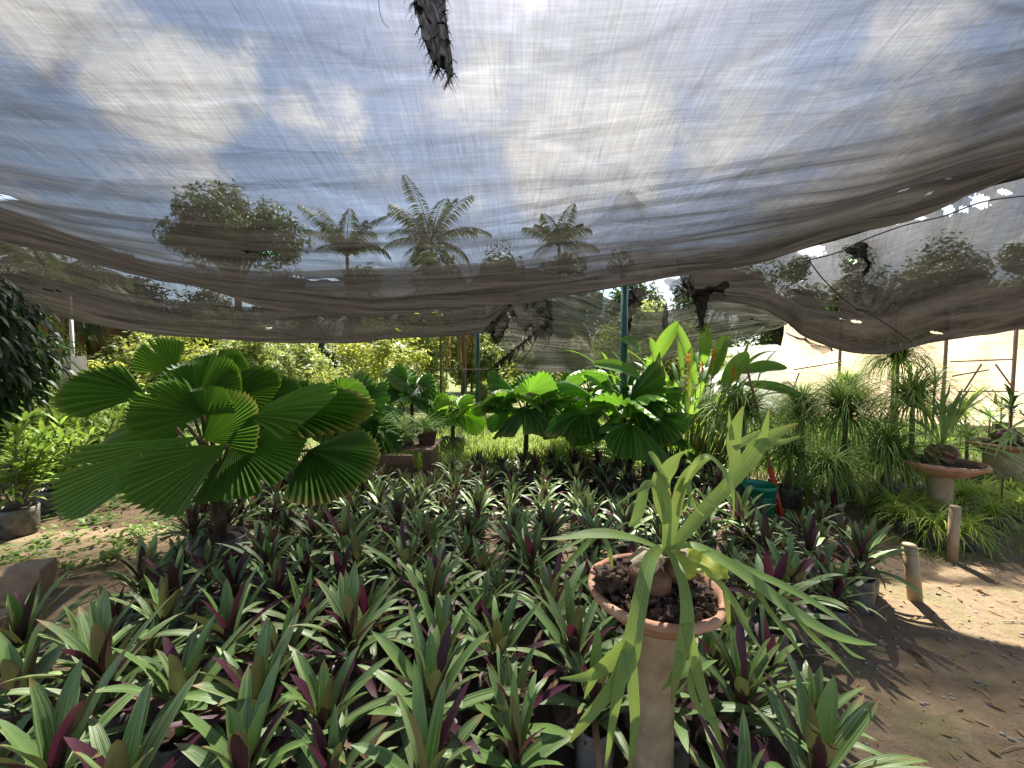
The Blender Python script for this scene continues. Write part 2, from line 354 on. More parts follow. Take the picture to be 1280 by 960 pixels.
def netmat(name, tau, thread=(.028, .026, .023), tl=(.022, .0195, .0165), fwd=.05, wv=1., weave=True, tlf=.5):
    """woven shade cloth: threads with gaps; the flatter the line of sight, the more threads it meets"""
    n = mat(name); a = n.new('ShaderNodeAttribute'); a.attribute_name = 'leaf'
    g = n.new('ShaderNodeNewGeometry'); sz = n.new('ShaderNodeSeparateXYZ'); n.put(sz.inputs[0], a.outputs['Vector']); gather = n.math('MAXIMUM', n.math('ADD', sz.outputs[2], 1.), .08)
    # long soft pulls along the cloth, fine yarn texture both ways, small random pulls
    pull = n.noise(n.mapping(a.outputs['Vector'], (.5, 7, 1)), 1.6, 6, .6, .6)
    yarn1 = n.noise(n.mapping(a.outputs['Vector'], (9, 190, 1), (0, 0, .10)), 1., 3, .6)
    yarn2 = n.noise(n.mapping(a.outputs['Vector'], (190, 9, 1), (0, 0, -.2)), 1., 3, .6)
    pull2 = n.noise(n.mapping(a.outputs['Vector'], (1.1, 20, 1), (0, 0, .14)), 1.0, 5, .6, .8)
    ridge = n.rng(n.math('ABSOLUTE', n.math('SUBTRACT', pull2, .5)), .0, .06, 1, 0)
    seamn = n.noise(n.mapping(a.outputs['Vector'], (6, 1, 1), (0, 0, .9)), 1.4, 4, .5, 1.6)
    crease = n.rng(n.math('ABSOLUTE', n.math('SUBTRACT', seamn, .5)), .0, .012, 1, 0)
    tt = n.math('ADD', n.rng(pull, .25, .75, .92, 1.1), n.math('ADD', n.rng(yarn1, .3, .7, -.15, .15), n.rng(yarn2, .3, .7, -.15, .15)))
    tt = n.math('ADD', tt, n.math('MULTIPLY', crease, .16))
    tt = n.math('ADD', tt, n.math('MULTIPLY', n.math('ADD', n.rng(pull2, .3, .7, -.09, .09), n.math('MULTIPLY', n.math('MULTIPLY', ridge, ridge), .24)), n.rng(sz.outputs[2], 0, .5, .3, 1.2)))
    for sc_, rt, wd, am in (((1.3, 4.5, 1), .42, .018, -.28), ((1.1, 6., 1), -.30, .018, .30), ((2.2, 2.6, 1), .8, .016, .22)):
        vo = n.new('ShaderNodeTexVoronoi', _feature='DISTANCE_TO_EDGE'); wv_ = n.vmath('ADD', n.mapping(a.outputs['Vector'], sc_, (0, 0, rt)), n.vmath('MULTIPLY', n.noise(a.outputs['Vector'], 3., 3, .5, 0., 1), (.35, .35, 0)))
        n.put(vo.inputs['Vector'], wv_); vo.inputs['Scale'].default_value = 1.0
        msk = n.rng(n.noise(a.outputs['Vector'], 2.3 + rt, 2, .5), .4, .6)
        ln = n.math('MULTIPLY', n.rng(vo.outputs[0], 0, wd * 2.2, am, 0), msk); tt = n.math('ADD', tt, ln)
    if not weave:
        pos = g.outputs['Position']; tt = n.rng(n.noise(pos, .9, 5, .6), .3, .7, .55, 1.3); tt = n.math('ADD', tt, n.rng(n.noise(n.mapping(pos, (1, 1, .25)), 2.2, 4, .6), .35, .65, -.2, .25))
    cosv = n.math('MAXIMUM', n.math('ABSOLUTE', n.vmath('DOT_PRODUCT', g.outputs['True Normal'], g.outputs['Incoming'])), .05)
    T = n.math('POWER', 2.71828, n.math('MULTIPLY', n.math('DIVIDE', n.math('MULTIPLY', n.math('MULTIPLY', tt, gather), tau), cosv), -1.))
    bh = n.math('ADD', n.math('MULTIPLY', pull, 1.), n.math('ADD', n.math('MULTIPLY', yarn1, .12), n.math('MULTIPLY', crease, .15)))
    bm = n.bump(bh, .8, .05)
    sheen = 1. if not weave else n.math('ADD', n.rng(pull2, .35, .65, .45, 1.5), n.math('MULTIPLY', n.math('SUBTRACT', yarn1, .5), 1.2))
    d = n.new('ShaderNodeBsdfDiffuse'); n.put(d.inputs[0], n.vmath('MULTIPLY', n.mix(0., thread, thread), sheen)); n.put(d.inputs['Normal'], bm)
    t = n.new('ShaderNodeBsdfTranslucent'); n.put(t.inputs[0], n.vmath('MULTIPLY', n.mix(0., tl, tl), sheen)); n.put(t.inputs['Normal'], bm)
    gl = n.new('ShaderNodeBsdfRefraction'); gl.inputs['IOR'].default_value = 1.0 + 1e-3; gl.inputs['Roughness'].default_value = .36; n.put(gl.inputs[0], (.9, .88, .84))
    m1 = n.new('ShaderNodeMixShader'); m1.inputs[0].default_value = tlf; n.l.new(d.outputs[0], m1.inputs[1]); n.l.new(t.outputs[0], m1.inputs[2])
    m2 = n.new('ShaderNodeMixShader'); m2.inputs[0].default_value = fwd; n.l.new(m1.outputs[0], m2.inputs[1]); n.l.new(gl.outputs[0], m2.inputs[2])
    tr = n.new('ShaderNodeBsdfTransparent')
    m3 = n.new('ShaderNodeMixShader'); n.put(m3.inputs[0], T); n.l.new(m2.outputs[0], m3.inputs[1]); n.l.new(tr.outputs[0], m3.inputs[2])
    n.l.new(m3.outputs[0], n.o.inputs[0]); return n.m
M['net'] = netmat('shade_net', .71)
M['net_far'] = netmat('shade_net_far', .85)
M['net_thin'] = netmat('shade_net_thin', 1.7, thread=(.10, .095, .085), tl=(.26, .24, .22))
M['net_dark'] = netmat('shade_net_scrap', 2.2, fwd=.04)
M['net_right'] = netmat('shade_net_right', 1.05)
M['film'] = netmat('greenhouse_film', 2.6, (.55, .45, .32), (.76, .60, .42), .05, tlf=.8, weave=False)
M['film_white'] = netmat('white_film', 1.1, (.8, .78, .74), (.9, .88, .84), .1, tlf=.8, weave=False)
M['fence_mesh'] = netmat('fence_mesh', .18, (.3, .27, .2), (.5, .45, .3), .05)

# ------------------------------------------------------------------ ground
n = mat('dirt'); pos = n.new('ShaderNodeNewGeometry').outputs['Position']
a1 = n.noise(pos, 1.3, 6, .6); a2 = n.noise(pos, 14, 8, .7); a3 = n.noise(pos, 90, 4, .7)
c = n.mix(n.rng(a1, .3, .7), (.235, .17, .105), (.32, .24, .155))
c = n.mix(n.rng(a2, .35, .65, 0, .7), c, (.17, .115, .066))
c = n.mix(n.rng(a3, .62, .7, 0, .5), c, (.4, .3, .19))
moss = n.math('MULTIPLY', n.rng(n.noise(pos, 2.1, 5, .6), .52, .62), .45)
c = n.mix(moss, c, (.16, .17, .07))
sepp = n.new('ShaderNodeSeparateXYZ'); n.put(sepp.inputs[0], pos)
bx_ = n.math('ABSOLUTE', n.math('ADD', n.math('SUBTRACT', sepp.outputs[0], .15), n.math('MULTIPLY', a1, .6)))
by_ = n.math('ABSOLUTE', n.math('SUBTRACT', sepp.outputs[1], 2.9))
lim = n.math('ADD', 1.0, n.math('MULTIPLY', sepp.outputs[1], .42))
bed_dark = n.math('MULTIPLY', n.rng(n.math('SUBTRACT', lim, bx_), 0, .5), n.rng(by_, 2.6, 2.9, 1, 0))
c = n.mix(n.math('MULTIPLY', bed_dark, .8), c, n.mix(n.rng(a2, .4, .6), (.03, .02, .014), (.08, .052, .035)))  # ground turns darker brown inside the bed outline
far = n.rng(n.math('ADD', sepp.outputs[1], n.math('MULTIPLY', a1, 2)), 6.5, 9)
c = n.mix(n.math('MULTIPLY', far, .8), c, (.13, .17, .05))
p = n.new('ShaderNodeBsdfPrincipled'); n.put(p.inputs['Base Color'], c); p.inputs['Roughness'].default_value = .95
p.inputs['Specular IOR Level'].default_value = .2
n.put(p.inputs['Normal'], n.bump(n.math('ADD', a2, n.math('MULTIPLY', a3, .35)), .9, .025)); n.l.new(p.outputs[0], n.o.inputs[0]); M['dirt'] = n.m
random.seed(5)
mb = MB()
xs = [s * v for s in (-1,) for v in (600, 200, 80, 40, 25, 16, 11, 8)] + [-6 + i * .08 for i in range(151)] + [8, 11, 16, 25, 40, 80, 200, 600]
ys = [-300, -60, -15, -5, -1] + [i * .08 for i in range(0, 90)] + [7.5, 8.5, 10, 13, 18, 30, 60, 150, 900]
def gz(x, y):
    if abs(x) > 6.1 or y > 7.2 or y < -.1: return 0.
    e = min(1, (6 - abs(x)) * 2, (7.1 - y) * 2, y + .1) if abs(x) < 6 else 0
    return max(0, e) * (.035 * noise.noise(Vector((x * 1.3, y * 1.3, 0))) + .022 * noise.noise(Vector((x * 6, y * 6, 3))))
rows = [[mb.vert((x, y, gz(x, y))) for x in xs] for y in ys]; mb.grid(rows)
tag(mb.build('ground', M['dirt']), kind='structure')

# litter on the path -----------------------------------------------------
mb = MB(); random.seed(8)
for i in range(1300):
    if i % 3: x, y = random.uniform(1.2, 4.6), random.uniform(1.1, 3.6)
    else: x, y = random.uniform(-4.2, -2.1), random.uniform(1.6, 4.2)
    a = random.uniform(0, 6.28); L = random.uniform(.012, .05) * random.choice((1, 1, 1.6))
    arc_leaf(mb, (x, y, gz(x, y) + .006), a, random.uniform(.05, .35), L, L * random.uniform(.15, .5), random.uniform(0, 1), .4, random.random(), 3, 'oval')
tag(mb.build('leaf_litter', M['dead']), 'dry brown leaf litter strewn over the dirt paths', 'leaf litter', kind='stuff')
mb = MB()
for i in range(90):
    if i % 3: x, y = random.uniform(1.3, 4.6), random.uniform(1.2, 3.4)
    else: x, y = random.uniform(-3.9, -2.2), random.uniform(1.7, 4.0)
    a = random.uniform(0, 3.14); L = random.uniform(.05, .22); z = gz(x, y) + .006
    b = (x + math.cos(a) * L, y + math.sin(a) * L); mid = ((x + b[0]) / 2 + random.uniform(-.01, .01), (y + b[1]) / 2 + random.uniform(-.01, .01), z + .008)
    tube(mb, [(x, y, z), mid, (b[0], b[1], gz(*b) + .008)], random.uniform(.0012, .003), 5)
tag(mb.build('twigs', M['bamboo']), 'thin pale twigs scattered over the dirt paths', 'twigs', kind='stuff')
mb = MB()
for i in range(1400):
    if i % 3: x, y = random.uniform(1.2, 4.6), random.uniform(1.1, 3.6)
    else: x, y = random.uniform(-4.2, -2.1), random.uniform(1.6, 4.2)
    r = random.uniform(.003, .011); lathe(mb, [(r * .6, 0), (r, r * .4), (r * .5, r * .9)], (x, y, gz(x, y) - .001), 6, 0, .4)
tag(mb.build('pebbles', M['concrete']), 'small crumbs of earth and stone on the dirt paths', 'pebbles', kind='stuff')

# ------------------------------------------------------------------ shade nets
TROUGH = [(-700, 120), (-350, 195), (0, 294), (160, 335), (240, 354), (320, 378), (428, 390), (545, 386), (640, 376), (720, 364), (781, 356),
          (912, 335), (1000, 308), (1078, 289), (1156, 261), (1187, 240), (1280, 214), (1500, 150), (1900, 60)]
DEPTH = [(-700, 4.2), (0, 4.2), (640, 4.2), (1000, 3.9), (1280, 3.4), (1900, 3.0)]
RIDGE = [(-700, 60), (-350, 150), (0, 262), (200, 330), (430, 338), (620, 326), (700, 300), (755, 268), (781, 236), (808, 258), (850, 258), (900, 232), (960, 195),
         (1070, 130), (1280, 60), (1500, 0), (1900, -100)]
def net_front_col(px):
    d = interps(DEPTH, px); pt = P(px, interps(TROUGH, px), d)
    dr = d + 1.05; pr = P(640 + (px - 640) * d / dr, interps(RIDGE, 640 + (px - 640) * d / dr), dr)
    return pt, pr
def front_z(pt, y):
    q = pt.y - y
    return pt.z + .050 * q * q + .012 * q
def wrinkle(x, yy, q, amp=1.):
    k = math.exp(-abs(q) * .55)
    w_ = .050 * noise.noise(Vector((x * .55, q * 4.2, 1.7))) + .022 * noise.noise(Vector((x * 1.3 + q, q * 10 + x * .6, 5.1)))
    w_ += .030 * abs(noise.noise(Vector((x * .8 + 3, q * 2.2 + x * .5, 9.)))) * 1.0
    w_ += .010 * noise.noise(Vector((x * 3.3, yy * 3.3, 2.)))
    return w_ * amp * (.08 + 1.15 * k)
HOLES = [(3, 247, 14, 3.4), (467, 59, 5, 1.5), (330, 316, 20, 2.6), (375, 346, 10, 2), (390, 350, 5, 1.6), (410, 349, 12, 1.4), (612, 384, 5, 2), (1165, 241, 5, .8),
         (1186, 224, 5, .8), (1128, 237, 4, .7)]
def proj(p):
    q = Matrix.Rotation(-(R(90) + PITCH), 3, 'X') @ (Vector(p) - CAM)
    if q.z > -.05: return (-9999, -9999)
    return (640 + F * q.x / -q.z, 480 - F * q.y / -q.z)
def cut(mb, holes):
    keep = []
    for f in mb.f:
        c = sum((Vector(mb.v[i]) for i in f), Vector()) / len(f); x, y = proj(c); out_ = True
        for hx, hy, rx, ry in holes:
            if abs(x - hx) < rx * 2 and abs(y - hy) < ry * 2.5:
                j = 1 + .7 * noise.noise(Vector((x * .3, y * .3, hx))) + .35 * noise.noise(Vector((x * .9, y * .9, hx)))
                if ((x - hx) / rx) ** 2 + ((y - hy - (x - hx) * .12) / ry) ** 2 < j: out_ = False; break
        if out_: keep.append(f)
    mb.f = keep; mb.mi = [0] * len(keep)
mb = MB(); pxs = [-700 + i * 8 for i in range(0, 326)]
ROW = [-2.6 + 4.4 * i / 40 for i in range(40)]
rows = []
NV = 210
for j in range(NV + 1):
    row = []
    for px in pxs:
        pt, pr = net_front_col(px)
        s = j / NV
        if s < .8:                                   # from behind the camera to the low line
            t = s / .8; y = -2.2 + (pt.y + 2.2) * (1 - (1 - t) ** 1.35); q = pt.y - y
            p = Vector((pt.x, y, front_z(pt, y)))
        else:
            t = (s - .8) / .2; q = -t * (pr.y - pt.y)
            p = Vector((pt.x + (pr.x - pt.x) * t, pt.y + (pr.y - pt.y) * t, pt.z + (pr.z - pt.z) * t ** 1.5))
        am = 1. if s < .97 else .3
        p.z += wrinkle(p.x, p.y, q, am) - .03 * math.exp(-q * q * 8)
        row.append(mb.vert(p, (p.x * .5, (q + .35 * math.sin(p.x * .4)) * .5, math.exp(-(q / .14) ** 2) * 1.4 + 1.05 * math.exp(-(q / .95) ** 2) - (.88 * max(0, min(1, (-q - .05) / .75)) + .75 * math.exp(-(q / .9) ** 2) * max(0, min(1, (-q - .05) / .5))) + (.55 * max(0, min(1, (px - 850) / 350)) * math.exp(-(q / 1.5) ** 2) if q > 0 else 0))))
    rows.append(row)
mb.grid(rows); cut(mb, HOLES)
net = mb.build('shade_net', M['net']); tag(net, 'huge wrinkled grey shade net sagging overhead across the whole foreground', 'shade net', 'shade nets over the nursery')

# left far bay
TB = [(-500, 330), (-100, 368), (55, 393), (125, 408), (212, 419), (320, 428), (395, 428), (452, 427), (493, 423), (545, 422), (586, 418), (612, 413), (634, 392), (644, 372)]
mb = MB(); rows = []
pb = [-500 + i * 8 for i in range(143)] + [640]
for j in range(61):
    row = []
    for px in pb:
        d = 6.6; pt = P(px, interps(TB, px), d); s = j / 60
        c0 = pt.copy(); top = P(px, interps(RIDGE, px) if px < 600 else 335, 5.5)
        if s < .7:
            t = s / .7; y = top.y + (pt.y - top.y) * t; x = top.x + (pt.x - top.x) * t; z = pt.z + (top.z - pt.z) * (1 - t) ** 1.7; q = pt.y - y
        else:
            t = (s - .7) / .3; y = pt.y + t * 1.3; x = pt.x * (1 + .1 * t); q = -t * 1.3; z = pt.z + .75 * t ** 1.7
        z += .7 * wrinkle(x + 20, y, q)
        row.append(mb.vert((x, y, z), (x * .5, q * .5, 1.1 * math.exp(-(q / .10) ** 2) + .25 * math.exp(-(q / .6) ** 2))))
    rows.append(row)
mb.grid(rows); cut(mb, [(67, 364, 9, 1.8), (333, 409, 6, 1.6), (518, 390, 5, 2), (546, 392, 5, 2), (395, 370, 4, 1.5), (498, 412, 5, 1.5), (54, 361, 4, 1)])
tag(mb.build('shade_net', M['net_far']), 'dark grey net swag sagging low in front of the sunny hedge on the left', 'shade net', 'shade nets over the nursery')

# right far bay
TC = [(868, 372), (905, 376), (950, 383), (985, 402), (1005, 420), (1040, 434), (1070, 440), (1110, 441), (1140, 435), (1170, 428), (1230, 421), (1280, 415), (1500, 395), (1900, 350)]
mb = MB(); rows = []; pc = [868 + i * 2.4 for i in range(190)] + [1326 + i * 12 for i in range(48)]
for j in range(221):
    row = []
    for px in pc:
        d = 5.6 if px > 985 else 5.6 - (985 - px) * .004
        pt = P(px, interps(TC, px), d); tp = min(interps(TROUGH, px) - 14, 330 if px < 940 else 999)
        top = P(px, tp, d - .75); s = j / 220
        if s < .72:
            t = s / .72; y = top.y + (pt.y - top.y) * t; x = top.x + (pt.x - top.x) * t; z = pt.z + (top.z - pt.z) * (1 - t) ** 1.45; q = (pt.y - y)
        else:
            t = (s - .72) / .28; y = pt.y + t * 1.2; x = pt.x * (1 + .1 * t); q = -t * 1.2; z = pt.z + .8 * t ** 1.6
        k = math.exp(-((px - 1075 - 90 * max(0, s - .15)) / 22) ** 2 - ((s - .26) / .2) ** 2)       # hard pulled pucker under the tie
        z += .9 * wrinkle(x - 30, y, q) - .16 * k
        row.append(mb.vert((x, y, z), (x * .5, q * .5, .8 * math.exp(-(q / .12) ** 2) + .6 * math.exp(-(q / .5) ** 2) + 1.3 * k)))
    rows.append(row)
mb.grid(rows)
cut(mb, [(1013, 312, 20, 8), (1066, 325, 6, 6), (1090, 262, 7, 7), (1186, 262, 7, 8), (1225, 252, 12, 9), (1205, 262, 7, 4), (1148, 272, 9, 3), (1120, 278, 5, 2), (1045, 296, 6, 3), (1255, 240, 9, 4), (1040, 386, 12, 2.4), (1052, 398, 4, 1.3), (1078, 388, 10, 1.6),
         (1070, 402, 7, 1.6), (1124, 380, 8, 1.7), (1170, 416, 8, 1.3), (1045, 374, 6, 1.4), (1000, 350, 6, 1.2)])
tag(mb.build('shade_net', M['net_right']), 'torn grey net swag hanging over the greenhouse on the right', 'shade net', 'shade nets over the nursery')

# middle, farther sheet hanging behind the post
mb = MB(); rows = []
topr = cr([(600, 330, 8.2), (660, 335, 8.2), (720, 352, 8.1), (790, 386, 7.6), (835, 388, 7.5), (880, 378, 7.6), (930, 378, 7.6), (965, 388, 7.5), (985, 402, 7.4)], 6)
midr = cr([(596, 400, 7.4), (660, 402, 7.4), (720, 410, 7.3), (790, 418, 7.1), (845, 412, 7.1), (890, 402, 7.1), (930, 398, 7.1), (960, 397, 7.1), (984, 404, 7.2)], 6)
botr = cr([(650, 464, 6.9), (680, 466, 6.9), (740, 465, 6.8), (800, 460, 6.7), (850, 446, 6.7), (900, 434, 6.7), (935, 424, 6.8), (962, 414, 6.9), (984, 406, 7.0)], 6)
K = len(topr)
for j in range(41):
    t = j / 40; row = []
    for i in range(K):
        a_, b_, c_ = topr[i], midr[i], botr[i]
        q = [(1 - t) ** 2 * a_[k] + 2 * t * (1 - t) * b_[k] + t * t * c_[k] for k in range(3)]
        p = P(*q); p.y += .05 * noise.noise(p * 2.5); p.z += .03 * noise.noise(Vector((i * .3, j * .15, 0)))
        row.append(mb.vert(p, (p.x * .5, t * 1.4, 0)))
    rows.append(row)
mb.grid(rows); cut(mb, [(943, 400, 9, 1.2), (952, 407, 9, 1.2)])
tag(mb.build('shade_net', M['net_thin']), 'thin see-through net sheet hanging slack behind the green post', 'shade net', 'shade nets over the nursery')

# greenhouse film sheet dome, white glare at right of the thin net -----------------
# scraps of torn net -----------------------------------------------------
random.seed(2)
def scrap(name, label, top, bot, d, fr=.012, seed=1, m='net_dark', fold=.05, fray=40):
    """top/bot: rows of photo points; crumpled cloth between them, frayed threads at the foot"""
    random.seed(seed); mb = MB(); rows = []; tt = cr([(*p, 0) for p in top], 6); bb = cr([(*p, 0) for p in bot], 6)
    k = min(len(tt), len(bb)); nj = 18
    for j in range(nj + 1):
        t = j / nj; row = []
        for i in range(k):
            a_, b_ = tt[int(i * (len(tt) - 1) / (k - 1))], bb[int(i * (len(bb) - 1) / (k - 1))]
            p = P(a_[0] + (b_[0] - a_[0]) * t, a_[1] + (b_[1] - a_[1]) * t, d)
            q = Vector((p.x * 9 / d * 3, p.z * 9 / d * 3, seed))
            p.y += fold * d / 2 * noise.noise(q) + fold * .5 * noise.noise(q * 3)
            p.x += fr * noise.noise(q * 2.2) * d / 2; p.z += fr * noise.noise(q * 2.7 + Vector((5, 0, 0))) * d / 2 * (1 + (j == nj) * 4)
            row.append(mb.vert(p, (i / k, t, 0)))
        rows.append(row)
    mb.grid(rows)
    for f in range(fray):
        r_ = rows[-1] if f % 2 else rows[random.randrange(nj)]
        ix = r_[random.randrange(len(r_))] if f % 2 else r_[random.choice((0, -1))]
        p = Vector(mb.v[ix]); L = random.uniform(.01, .05) * d / 2
        pts = [p]; a_ = random.uniform(0, 6.28)
        for s in range(5):
            p = p + Vector((math.cos(a_) * .5, random.uniform(-.4, .4), -.45 + .6 * math.sin(a_ * 1.7))) * L / 3; a_ += random.uniform(-1.2, 1.2); pts.append(p)
        tube(mb, pts, .00035 * d, 4, 0, False)
    o = mb.build(name, M[m]); return tag(o, label, 'net scrap', 'scraps of torn shade net')
scrap('net_scrap', 'frayed dark clump of net dangling from the ceiling net at the top', [(504, -30), (528, -32), (552, -30)], [(540, 78), (552, 88), (566, 84)], 1.1, .02, 3, fold=.07, fray=620)
scrap('net_scrap', 'large pale grey torn flap between the left swag and the thin net', [(628, 376), (660, 374), (690, 372)], [(640, 398), (668, 412), (688, 424)], 5.4, .02, 4, 'net_far', .16)
scrap('net_scrap', 'dark torn triangle of net right against the green post', [(783, 362), (795, 360), (806, 368)], [(779, 402), (785, 410), (790, 404)], 5.5, .01, 5, fold=.1)
scrap('net_scrap', 'thick black bunch of shreds hanging above the orange-flowered plant', [(862, 340), (875, 338), (890, 340)], [(866, 396), (873, 408), (882, 400)], 5.1, .012, 6, fold=.07, fray=160)
scrap('net_scrap', 'narrow black strip of net left of the hanging shred bunch', [(828, 384), (832, 382), (835, 386)], [(826, 424), (830, 428), (834, 424)], 5.6, .01, 7)
scrap('net_scrap', 'square dark patch of net hung below the main net beside the shreds', [(882, 342), (898, 338), (912, 336)], [(886, 366), (900, 368), (908, 362)], 5.0, .01, 8, 'net_dark', .1, 10)
scrap('net_scrap', 'grey curtain-like net rag between the post and the shred bunch', [(836, 348), (848, 347), (858, 346)], [(842, 378), (852, 376), (864, 372)], 5.9, .02, 9, 'net_far', .1, 20)
scrap('net_scrap', 'tattered small rag hanging from the end of the left swag', [(612, 398), (625, 392), (638, 395)], [(608, 414), (620, 424), (632, 418)], 6.4, .03, 10, 'net_far', .12, 50)
scrap('net_scrap', 'dark twisted rag tied at the torn joint over the greenhouse', [(1062, 312), (1074, 306), (1082, 312)], [(1076, 332), (1086, 338), (1092, 330)], 4.75, .03, 12, fold=.1)
scrap('net_scrap', 'curled translucent net edge left of the greenhouse roof', [(985, 402), (1000, 422), (1035, 434)], [(1000, 420), (1020, 438), (1042, 440)], 6.1, .01, 13, 'net_far', .1, 20)
# seam cords: each one a cord
def cord(label, pts, r=.006, name='cord', m='cord'):
    mb = MB(); tube(mb, [P(*p) for p in cr(pts, 6)], r, 5); return tag(mb.build(name, M[m]), label, 'cord', 'cords tied to the nets')
cord('black cord sagging across the thin middle net to the post', [(692, 375, 7.0), (720, 395, 7.0), (755, 412, 7.0), (790, 428, 7.0), (812, 434, 7.0)])
cord('black seam cord running down the right net swag past its holes', [(1010, 324, 4.9), (1030, 350, 4.9), (1062, 380, 4.9), (1100, 400, 5.0), (1140, 428, 5.0)], .007)
cord('black rope along the torn joint of the right net swag', [(985, 330, 4.75), (1040, 318, 4.75), (1080, 300, 4.75), (1130, 282, 4.7), (1180, 270, 4.7), (1230, 252, 4.6), (1290, 244, 4.6)], .008)
cord('taut double cord crossing behind the shredded net bunch', [(790, 388, 6.4), (830, 384, 6.4), (862, 374, 6.4), (905, 372, 6.3)], .008)
cord('cord tied from the low wire frame up to the thin net', [(610, 462, 6.6), (640, 458, 6.6), (655, 448, 6.6), (672, 420, 6.6), (692, 375, 6.7)], .007)
cord('thin loose black thread hanging from the ceiling net at the top', [(473, -20, 1.05), (474, 10, 1.05), (478, 26, 1.05), (486, 35, 1.05)], .0008)
# tattered teeth on the thin net's left margin
random.seed(3); mb = MB()
for i in range(14):
    t = i / 13; p = P(690 - 70 * t, 398 + 56 * t, 6.85); L = random.uniform(.05, .22)
    ribbon(mb, [p, p + Vector((random.uniform(-.03, .03), 0, -L * .5)), p + Vector((random.uniform(-.06, .06), 0, -L))], [.10, .06, .01], (0, -1, 0), .3, .5)
tube(mb, [P(690, 396, 6.85), P(655, 428, 6.85), P(620, 455, 6.85)], .009, 5)
tag(mb.build('net_scrap', M['net_dark']), 'ragged black fringe along the slanting left edge of the thin net', 'net scrap', 'scraps of torn shade net')

# posts ----------------------------------------------------------------------
def post(label, px, py_top, d, r, m, name='post', cat='post'):
    mb = MB(); a = P(px, py_top, d); tube(mb, [(a.x, a.y, -.05), (a.x, a.y, a.z * .5), (a.x, a.y, a.z)], r, 14)
    return tag(mb.build(name, M[m]), label, cat)
pt, pr = net_front_col(640 + (781 - 640) * 1.25)
pg = thing('post', 'thick dark green metal post propping the net above the fan palms', 'post'); a = P(781, 350, 5.2); a2 = P(781, 240, 5.2)
mb = MB(); tube(mb, [(a.x, a.y, -.05), (a.x, a.y, 1.), (a.x, a.y, a.z)], .045, 16); mb.build('pipe', M['green_paint'], pg)
mb = MB(); tube(mb, [(a.x, a.y, a.z), (a.x, a.y, a.z + .02)], .055, 16); mb.build('cap', M['iron'], pg)
post('slim green post behind the bed below the end of the left net swag', 597, 392, 8.5, .05, 'green_paint')
post('thin white pipe standing on a grey block before the far left hedge', 87, 370, 8.0, .03, 'white_plastic')
mb = MB(); a = P(88, 445, 8.0); box(mb, (a.x, a.y, a.z / 2), (.34, .3, a.z)); tag(mb.build('block_pillar', M['concrete'], smooth=False), 'grey concrete block pillar carrying the thin white pipe', 'pillar')

# low wire frame in the middle
fr = thing('rail_stand', 'low rusty rail frame standing behind the middle fan palms', 'frame')
for nm, a_, b_ in (('rail', (536, 462, 7.2), (612, 462, 7.2)), ('leg', (536, 462, 7.2), (536, 520, 7.2)), ('leg', (581, 462, 7.2), (581, 525, 7.2))):
    mb = MB(); bar(mb, P(*a_), P(*b_), .012); mb.build(nm, M['iron'], fr)

# ------------------------------------------------------------------ greenhouse on the right
gh = thing('greenhouse', 'cream film greenhouse with brown posts behind the right-hand plants', 'greenhouse', (0, 0, 0))
mb = MB(); rows = []
A, B = P(978, 450, 11.0), P(1600, 450, 8.0)
for j in range(16):
    row = []
    for i in range(90):
        t = i / 89; p = A.lerp(B, t); z = 2.7 * j / 15
        p = Vector((p.x, p.y + .22 * noise.noise(Vector((i * .22, j * .16, 0))) + .07 * noise.noise(Vector((i * .9, j * .1 + i * .2, 4))), z))
        row.append(mb.vert(p, (p.x * .8, z * .8, 0)))
    rows.append(row)
mb.grid(rows); mb.build('film_wall', M['film'], gh)
def wallpt(px, off=.06):
    r = ray(px, 450); # intersect vertical plane A-B
    dx, dy = B.x - A.x, B.y - A.y; t = (A.x * dy - A.y * dx) / (r.x * dy - r.y * dx)
    return Vector((r.x * t, r.y * t - off, 0))
for px in (1045, 1112, 1175, 1260, 1360, 1480):
    p = wallpt(px, .12); mb = MB(); tube(mb, [(p.x, p.y, -.02), (p.x, p.y, 2.72)], .035, 8); mb.build('post', M['gh_frame'], gh)
def wrail(px0, y0, px1, y1, r=.022):
    a_, b_ = wallpt(px0, .2), wallpt(px1, .2); a_.z = CAM.z - (y0 - 455) / F * a_.y; b_.z = CAM.z - (y1 - 455) / F * b_.y
    mb = MB(); bar(mb, a_, b_, r); return mb
for a_ in ((986, 462, 1045, 452), (1177, 452, 1255, 449), (990, 487, 1045, 487), (1190, 489, 1262, 489), (985, 490, 993, 466), (1045, 470, 1000, 500), (1180, 470, 1225, 462), (1232, 455, 1255, 485), (1195, 490, 1215, 455)):
    wrail(*a_, r=.018).build('rail', M['gh_frame'], gh)
# loose patch panels of darker film
for x0, x1, y0, y1 in ((990, 1030, 458, 485), (1066, 1088, 432, 470)):
    mb = MB()
    a_, b_ = wallpt(x0, .3), wallpt(x1, .3); ids = []
    for q, y in ((a_, y0 + 3), (b_, y0), (b_, y1), (a_, y1 + 2)): ids.append(mb.vert((q.x, q.y, CAM.z - (y - 455) / F * q.y), (q.x, y * .1, 0)))
    mb.face(ids); mb.build('patch', M['fence_mesh'], gh)
# white film tunnel end seen left of the greenhouse
mb = MB(); rows = []; c0 = P(965, 455, 11.8)
for j in range(14):
    t = j / 13 * math.pi; row = [mb.vert((c0.x - math.cos(t) * 1.15 + .02 * k, c0.y + k * .7, math.sin(t) * 2.1 + .03 * noise.noise(Vector((j, k, 0)))), (t, k * .3, 0)) for k in range(10)]; rows.append(row)
mb.grid(rows); mb.face([r_[0] for r_ in rows]); tag(mb.build('film_tunnel', M['film_white']), 'bright white film tunnel end left of the cream greenhouse', 'tunnel')

